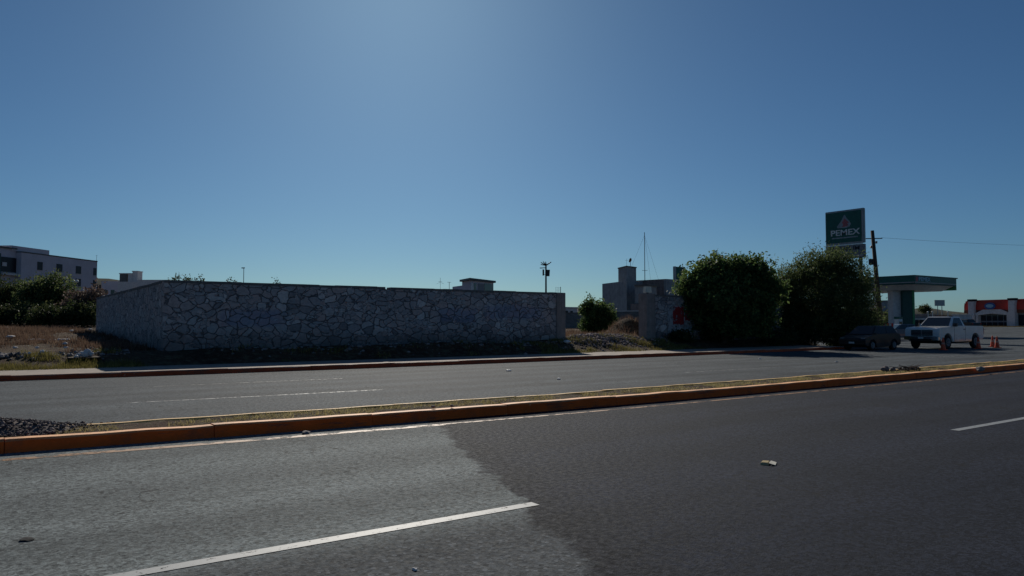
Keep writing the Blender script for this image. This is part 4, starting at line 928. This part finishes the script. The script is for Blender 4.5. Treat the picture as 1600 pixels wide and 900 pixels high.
for z in (5.95, 6.05):
    for a, b in ((-.04, -.04), (-.04, 1.04), (1.04, 1.04), (1.04, -.04)): V.append((pT.x-50.4+d1.x*a+d2.x*b, pT.y-54.6+d1.y*a+d2.y*b, z))
mb.add(V, [(3,2,1,0),(4,5,6,7),(0,1,5,4),(1,2,6,5),(2,3,7,6),(3,0,4,7)]); mb.build('parapet', M['cap'], t)
for a, b, z0, z1, nm in ((992, 1011, 3.4, 5.0, 'projecting_bay'),):
    mb = MB(); uu, nn, L = quadwall(mb, at(a, 450, 70.5), at(b, 450, 69.5), 1.5, z0, z1); ob = mb.build(nm, M['grey_render'], t)
    mb = MB(); quadwall(mb, at(a-1, 450, 70.3), at(b+1.5, 450, 69.2), 1.8, z1, z1+.15); mb.build('bay_roof', M['cap'], ob)
mb = MB(); quadwall(mb, at(1012, 450, 71), at(1021, 450, 71.5), .8, 4.1, 5.0); mb.build('window', M['glass'], t)
mb = MB(); quadwall(mb, at(1012, 440, 70.6), at(1022, 440, 71.1), 1.2, 5.05, 5.2); mb.build('window_hood', M['dim_white'], t)
mb = MB(); quadwall(mb, at(985, 450, 70.4), at(1070, 450, 69), 1.0, .2, 3.35); mb.build('lower_storey', M['brown_render'], t)
mb = MB(); quadwall(mb, at(1030, 457, 68.5), at(1066, 452, 68), 1.5, .2, 3.9); mb.build('lean_to', M['brown_render'], t)
rr = random.Random(2)
p = at(985, 413, 73); t = thing('satellite_dish', (p.x, p.y, 7.05), 'round dark satellite dish on a short mast on top of the stair tower', 'satellite dish')
MB().tube((0, 0, 0), (0, 0, .55), .025, .025, 6).build('mast', M['dark'], t)
dm = MB().lathe((0, 0, 0), [(.02, -.10), (.13, -.07), (.2, -.02), (.23, .04), (.2, .0)], 16, 'Y').build('dish', M['rust'], t); dm.location = (0, 0, .62); dm.rotation_euler = (.35, 0, .4)
t, h = pole('antenna_mast', 'tall thin whip antenna mast behind the grey building', 'antenna', 1007, 363, 80, .045, M['dark'], 1)
for a in (0, 2.1, 4.2): MB().tube((0, 0, h*.97), (math.cos(a)*2.6, math.sin(a)*2.6, 4.0), .007, .007, 4).build('guy_wire', M['dark'], t)
MB().tube((-.25, .15, h*.6), (.25, -.15, h*.6), .02, .02, 5).build('crossbar', M['dark'], t)
t, h = pole('antenna_mast', 'short thin aerial on the left of the satellite dish', 'antenna', 979, 404, 74, .012, M['dark'], 7.0)
MB().tube((-.12, .08, h*.8), (.12, -.08, h*.8), .01, .01, 4).build('crossbar', M['dark'], t)
# small green station sign by the broadleaf tree
p = at(1059, 417, 66); t = thing('road_sign', (p.x, p.y, 0), 'small green square sign on posts peeking out left of the broad leaved tree', 'sign')
a = Vector((.98, .2, 0)).normalized(); MB().fbox((0, 0, 0), (VX*.45+RX*.89, VY*.45+RY*.89), -.3, .75, (-(VY*.45+RY*.89), VX*.45+RX*.89), -.12, .12, p.z-1.15, p.z).build('panel', M['green'], t)
MB().fbox((0, 0, 0), (VX*.45+RX*.89, VY*.45+RY*.89), -.42, -.301, (-(VY*.45+RY*.89), VX*.45+RX*.89), -.14, .14, p.z-1.2, p.z+.03).build('frame', M['galv'], t)
MB().tube((.2, 0, 0), (.2, 0, p.z-1.15), .07, .07, 8).build('post', M['galv'], t)
# back wall of the lot
def long_wall(lab, pts, z1, th, mat, topm, zb=.6):
    t = thing('block_wall', (pts[0].x, pts[0].y, 0), lab, 'wall')
    for a, b in zip(pts, pts[1:]):
        d = Vector((b.x-a.x, b.y-a.y, 0)); L = d.length; uu = d/L; nn = Vector((-uu.y, uu.x, 0)); o = (a.x-pts[0].x, a.y-pts[0].y, 0)
        MB().fbox(o, uu, 0, L, nn, 0, th, zb, z1).build('wall', mat, t); MB().fbox(o, uu, 0, L, nn, -.03, th+.03, z1, z1+.09).build('coping', topm, t)
long_wall('pale topped block wall crossing the back of the lot right of the bushy tree', [at(938, 485, 63), at(1030, 485, 60)], 2.5, .2, M['block'], M['block_top'])
long_wall('darker block wall at the back of the lot left of the bushy tree', [at(870, 487, 72), at(938, 487, 68)], 2.45, .2, M['block'], M['cap'])
rough_building('house', 'distant pale house just right of the left gate pillar', at(880, 480, 110), at(902, 480, 112), 6, 1.0, 3.7, M['dim_white'], win=((.4, 1.0, 2.4, 3.3), (1.5, 2.0, 2.4, 3.3)))

# ------------------------------------------------------------------ skyline behind the wall
pl = at(722, 450, 108); pr_ = at(772, 450, 118)
t = thing('white_house', (0, 0, 0), 'two level white house with a dark flat roof and balcony above the stone wall', 'house')
a = at(735, 450, 106); b = at(771, 450, 113); c = at(707, 450, 114); d0 = at(722, 450, 110)
def prism(mb, pts, z0, z1):
    n_ = len(pts); mb.add([(p.x, p.y, z0) for p in pts]+[(p.x, p.y, z1) for p in pts], [tuple(range(n_-1, -1, -1)), tuple(range(n_, 2*n_))]+[(i, (i+1) % n_, n_+(i+1) % n_, n_+i) for i in range(n_)]); return mb
back = b+(d0-a)
prism(MB(), [a, b, back, d0], .5, 7.55).build('wall', M['apt'], t)
ex = (a-b).normalized()*.5; ey = (a-d0).normalized()*.5
prism(MB(), [a+ex+ey, b-ex+ey, back-ex-ey, d0+ex-ey], 7.56, 7.85).build('roof', M['dark'], t)
prism(MB(), [d0, back, back+(c-d0), c], .5, 7.0).build('left_wing', M['apt'], t)
du = (b-a).normalized(); dn = Vector((-du.y, du.x, 0)); LL = (b-a).length
def fw(a0_, a1_, z0, z1, mat, nm, off=.05): MB().fbox((a.x, a.y, 0), du, a0_*LL, a1_*LL, dn, -off, .02, z0, z1).build(nm, mat, t)
fw(.02, .12, 6.0, 7.2, M['white'], 'window'); fw(.14, .24, 6.0, 7.2, M['glass'], 'window'); fw(.58, .98, 5.5, 7.3, M['glass'], 'window'); fw(0, 1.04, 5.25, 5.42, M['white'], 'balcony_slab', .6); fw(.02, .38, 3.6, 5.2, M['glass'], 'window'); fw(.66, .98, 3.6, 5.2, M['glass'], 'window')
fw(.3, .56, 5.6, 7.2, M['grey_panel'], 'shutter')
# telecom monopole with antenna crown
t, h = pole('telecom_tower', 'slim telecom pole with a star of antennas above the stone wall', 'telecom tower', 853, 412, 110, .16, M['dark'], 1)
r = random.Random(9); mb = MB()
for k_ in range(11):
    an = k_*2*PI/11; e = r.uniform(.1, .9); d = Vector((math.cos(an)*math.cos(e), math.sin(an)*math.cos(e), math.sin(e))); mb.tube(Vector((0, 0, h-.25)), Vector((0, 0, h-.25))+d*r.uniform(.7, 1.0), .085, .06, 5)
mb.build('antenna_star', M['dark'], t)
def off(u_, z): return Vector((RX*u_, RY*u_, z))
mb = MB(); mb.tube(off(-.9, h-.65), off(0, h-.6), .07, .05, 5); mb.tube(off(-.4, h-1.6), off(0, h-1.6), .03, .03, 5); mb.tube(off(0, h-1.0), off(.5, h-.95), .03, .03, 5); mb.build('bracket', M['dark'], t)
q = off(-.38, h-1.75); MB().box(q.x-.09, q.x+.09, q.y-.09, q.y+.09, q.z, q.z+.9).build('panel_antenna', M['dark'], t)
q = off(.28, h-1.85); MB().box(q.x-.2, q.x+.2, q.y-.15, q.y+.15, q.z, q.z+.95, top=(-.08, 0)).build('equipment_box', M['dark'], t)
t, h = pole('antenna_mast', 'thin mast with a small lamp head above the left part of the stone wall', 'antenna', 381, 418, 90, .05, M['dark'], 1); MB().tube(off(-.28, h-.05), off(.12, h-.05), .06, .06, 6).build('head', M['dark'], t)
t, h = pole('antenna_mast', 'thin crossed aerial left of the white house on the skyline', 'antenna', 688, 434, 120, .03, M['dark'], 1)
for s in (-1, 1): MB().tube(off(0, h-.7), off(s*.6, h-1.0), .02, .02, 4).build('stay', M['dark'], t)
MB().tube(off(-.3, h-.6), off(.3, h-.6), .02, .02, 4).build('crossbar', M['dark'], t)
t, h = pole('antenna_mast', 'plain short pole immediately left of the white house', 'antenna', 702, 441, 118, .05, M['dark'], 1); MB().tube(off(-.3, h), off(.3, h), .03, .03, 4).build('crossbar', M['dark'], t)
t, h = pole('antenna_mast', 'short pole with a wire grid aerial right of the telecom pole', 'antenna', 876, 448, 95, .04, M['dark'], 1); mb = MB()
for i in range(4): mb.tube(off(-.7+.02*i, h-.1-.2*i), off(0, h-.1-.2*i), .010, .010, 4); mb.tube(off(-.65+.2*i, h-.05), off(-.65+.2*i, h-.75), .010, .010, 4)
mb.build('grid', M['galv'], t)
# apartment block on the left
pl = at(-60, 450, 135); pr_ = at(151, 450, 180); d = pr_-pl; d.z = 0
PL = at(12, 450, 152); d = pr_-PL; d.z = 0; L = d.length; u = d/L; n = Vector((-u.y, u.x, 0))
zt = 16.1
t = thing('apartment_block', (PL.x, PL.y, 1), 'long pale flat roofed apartment block behind the trees on the left', 'apartment building'); o = (0, 0, 0)
MB().fbox(o, u, 3.5, L, n, 0, 13, -1, zt-1).build('wall', M['apt'], t)
MB().fbox(o, u, 3.5, L+.05, n, -.06, 13, zt-1, zt-.75).build('roof_edge', M['cap'], t)
MB().fbox(o, u, -14, 3.45, n, 1.2, 13, -1, zt-.4).build('left_wing', M['apt'], t)
MB().fbox(o, u, -14, 3.45, n, .9, 13, zt-.4, zt-.1).build('roof_edge', M['cap'], t)
MB().fbox(o, u, 2, 13.0, n, 1.0, 9, zt-.75, zt+.35).build('roof_parapet', M['apt'], t)
MB().fbox(o, u, -14, -1.4, n, 3, 10, zt-.1, zt+1.6).build('roof_house', M['apt'], t)
rec = MB().fbox(o, u, -1.3, 3.35, n, 1.0, 1.19, zt-5.2, zt-2.2).build('balcony_recess', M['winglass'], t)
MB().fbox(o, u, -.5, .7, n, .9, .99, zt-4.1, zt-3.3).build('window', M['dim_white'], t)
MB().fbox(o, u, -3.6, -1.4, n, .5, 1.19, zt-14, zt-1.6).build('green_panel', M['dgreen'], t)
MB().fbox(o, u, -1.3, 3.45, n, .1, 1.19, zt-5.9, zt-5.5).build('balcony', M['dim_white'], t)
def ufor(px):
    lo, hi = 0, L
    for _ in range(40):
        m_ = (lo+hi)/2; q = Vector((PL.x+u.x*m_, PL.y+u.y*m_, 0)); a_ = q.x*RX+q.y*RY; b_ = q.x*VX+q.y*VY
        if 800+F*a_/b_ < px: lo = m_
        else: hi = m_
    return lo
for a_, b_ in ((56.5, 64.5), (86.5, 95.5), (117, 125), (144.5, 152)):
    for row in range(4):
        z1 = zt-2.2-row*2.9-.35; w_ = MB().fbox(o, u, ufor(a_), min(ufor(b_), L-.3), n, -.08, -.002, z1-1.75, z1).build('window', M['winglass'], t)
        MB().fbox(o, u, ufor(a_)-.08, min(ufor(b_), L-.3)+.08, n, -.14, -.082, z1-1.85, z1-1.76).build('sill', M['dim_white'], w_)
t, h = pole('antenna_mast', 'hair thin aerial on the right end of the apartment block roof', 'antenna', 151, 399, 178, .04, M['dark'], 15)
MB().tube(off(-.2, h), off(.2, h), .03, .03, 4).build('crossbar', M['dark'], t)
# street lamp with globes, in front of the block
p = at(116, 440, 85); t = thing('street_lamp', (p.x, p.y, .9), 'street lamp with pale globes before the apartment windows', 'street lamp'); MB().tube((0, 0, 0), (0, 0, p.z-.9), .06, .04, 8).build('post', M['galv'], t)
for s in (-.12, .3): q = off(s, p.z-.9+.02); MB().lathe(q, [(.04, -.16), (.16, -.1), (.20, .02), (.14, .14), (.04, .19)], 12).build('globe', M['white'], t, smooth=True)
# far pale buildings above the return wall
for (x0, x1, dp, top, lab, m) in ((183, 213, 225, 441, 'low pale far building with a roof tank, left above the return wall', 'dim_white'), (213, 262, 222, 438, 'long pale far building running behind the return wall', 'dim_white'), (157, 184, 235, 440, 'far whitish building in front of the blue hill', 'apt')):
    q = at(x0, top, dp); rough_building('far_building', lab, at(x0, 500, dp), at(x1, 500, dp), 10, 1.2, q.z, M[m], win=((.8, 2, q.z-4, q.z-2.6), (3, 4.2, q.z-4, q.z-2.6)), over=.05)
for x0, x1, a, b, lab, m in ((187, 198, 428, 436, 'dark framed water tank house on the far pale roof', 'cap'), (200, 208, 428, 440, 'smaller pale roof block left of the taller one on the far building', 'dim_white'), (207, 215, 424.5, 440, 'tallest pale roof block on the far building', 'dim_white')):
    q0 = at(x0, a, 226); q1 = at(x1, b+4, 226); tt = thing('roof_block', (q0.x, q0.y, 0), lab, 'roof structure')
    MB().fbox((0, 0, 0), (RX, RY), 0, (x1-x0)/F*226, (VX, VY), 0, 3, q1.z, q0.z).build('wall', M[m], tt); MB().fbox((0, 0, 0), (RX, RY), -.15, (x1-x0)/F*226+.15, (VX, VY), -.15, 3.1, q0.z, q0.z+.25).build('roof', M['dim_white'], tt)
# hills
def ridge(name, pts, dep, mat, thick=260, seed=0):
    V = []; n_ = 90; xs_ = np.linspace(pts[0][0], pts[-1][0], n_); hs = np.interp(xs_, [p[0] for p in pts], [p[1] for p in pts])
    for i, (px, py) in enumerate(zip(xs_, hs)):
        py = py+noise.noise(Vector((px*.09, seed, 0)))*1.0+noise.noise(Vector((px*.35, seed, 3)))*.5; q = at(px, py, dep); f0 = at(px, py, dep-thick*.5); b0 = at(px, py, dep+thick)
        V += [(f0.x, f0.y, -2), (.35*f0.x+.65*q.x, .35*f0.y+.65*q.y, q.z*.62), (q.x, q.y, q.z), (b0.x, b0.y, -2)]
    mb = MB(); mb.add(V, [(4*i+k_, 4*i+4+k_, 4*i+5+k_, 4*i+1+k_) for i in range(n_-1) for k_ in range(3)]); return struct(mb.build(name, mat, smooth=True))
ridge('hill', [(-300, 445), (60, 440), (157, 434), (180, 436), (230, 444), (330, 452), (600, 470), (900, 480), (1100, 484), (1400, 484), (1440, 483), (1480, 486), (1520, 489), (1600, 488), (1900, 480)], 1500, M['hill'], seed=2)
ridge('hill', [(1390, 492), (1425, 483), (1445, 480), (1470, 484), (1500, 489), (1530, 494)], 420, M['hill'], 60, seed=5)
tree('tree', 'distant round tree on the dark hill left of the billboard', 'tree', Vector((*at(1445, 480, 380)[:2], 5.5)), [(0, 0, 2.6, 3, 3, 1.7)], 900, 1.0, M['leaf_d'], 97, .3, clump=.6)
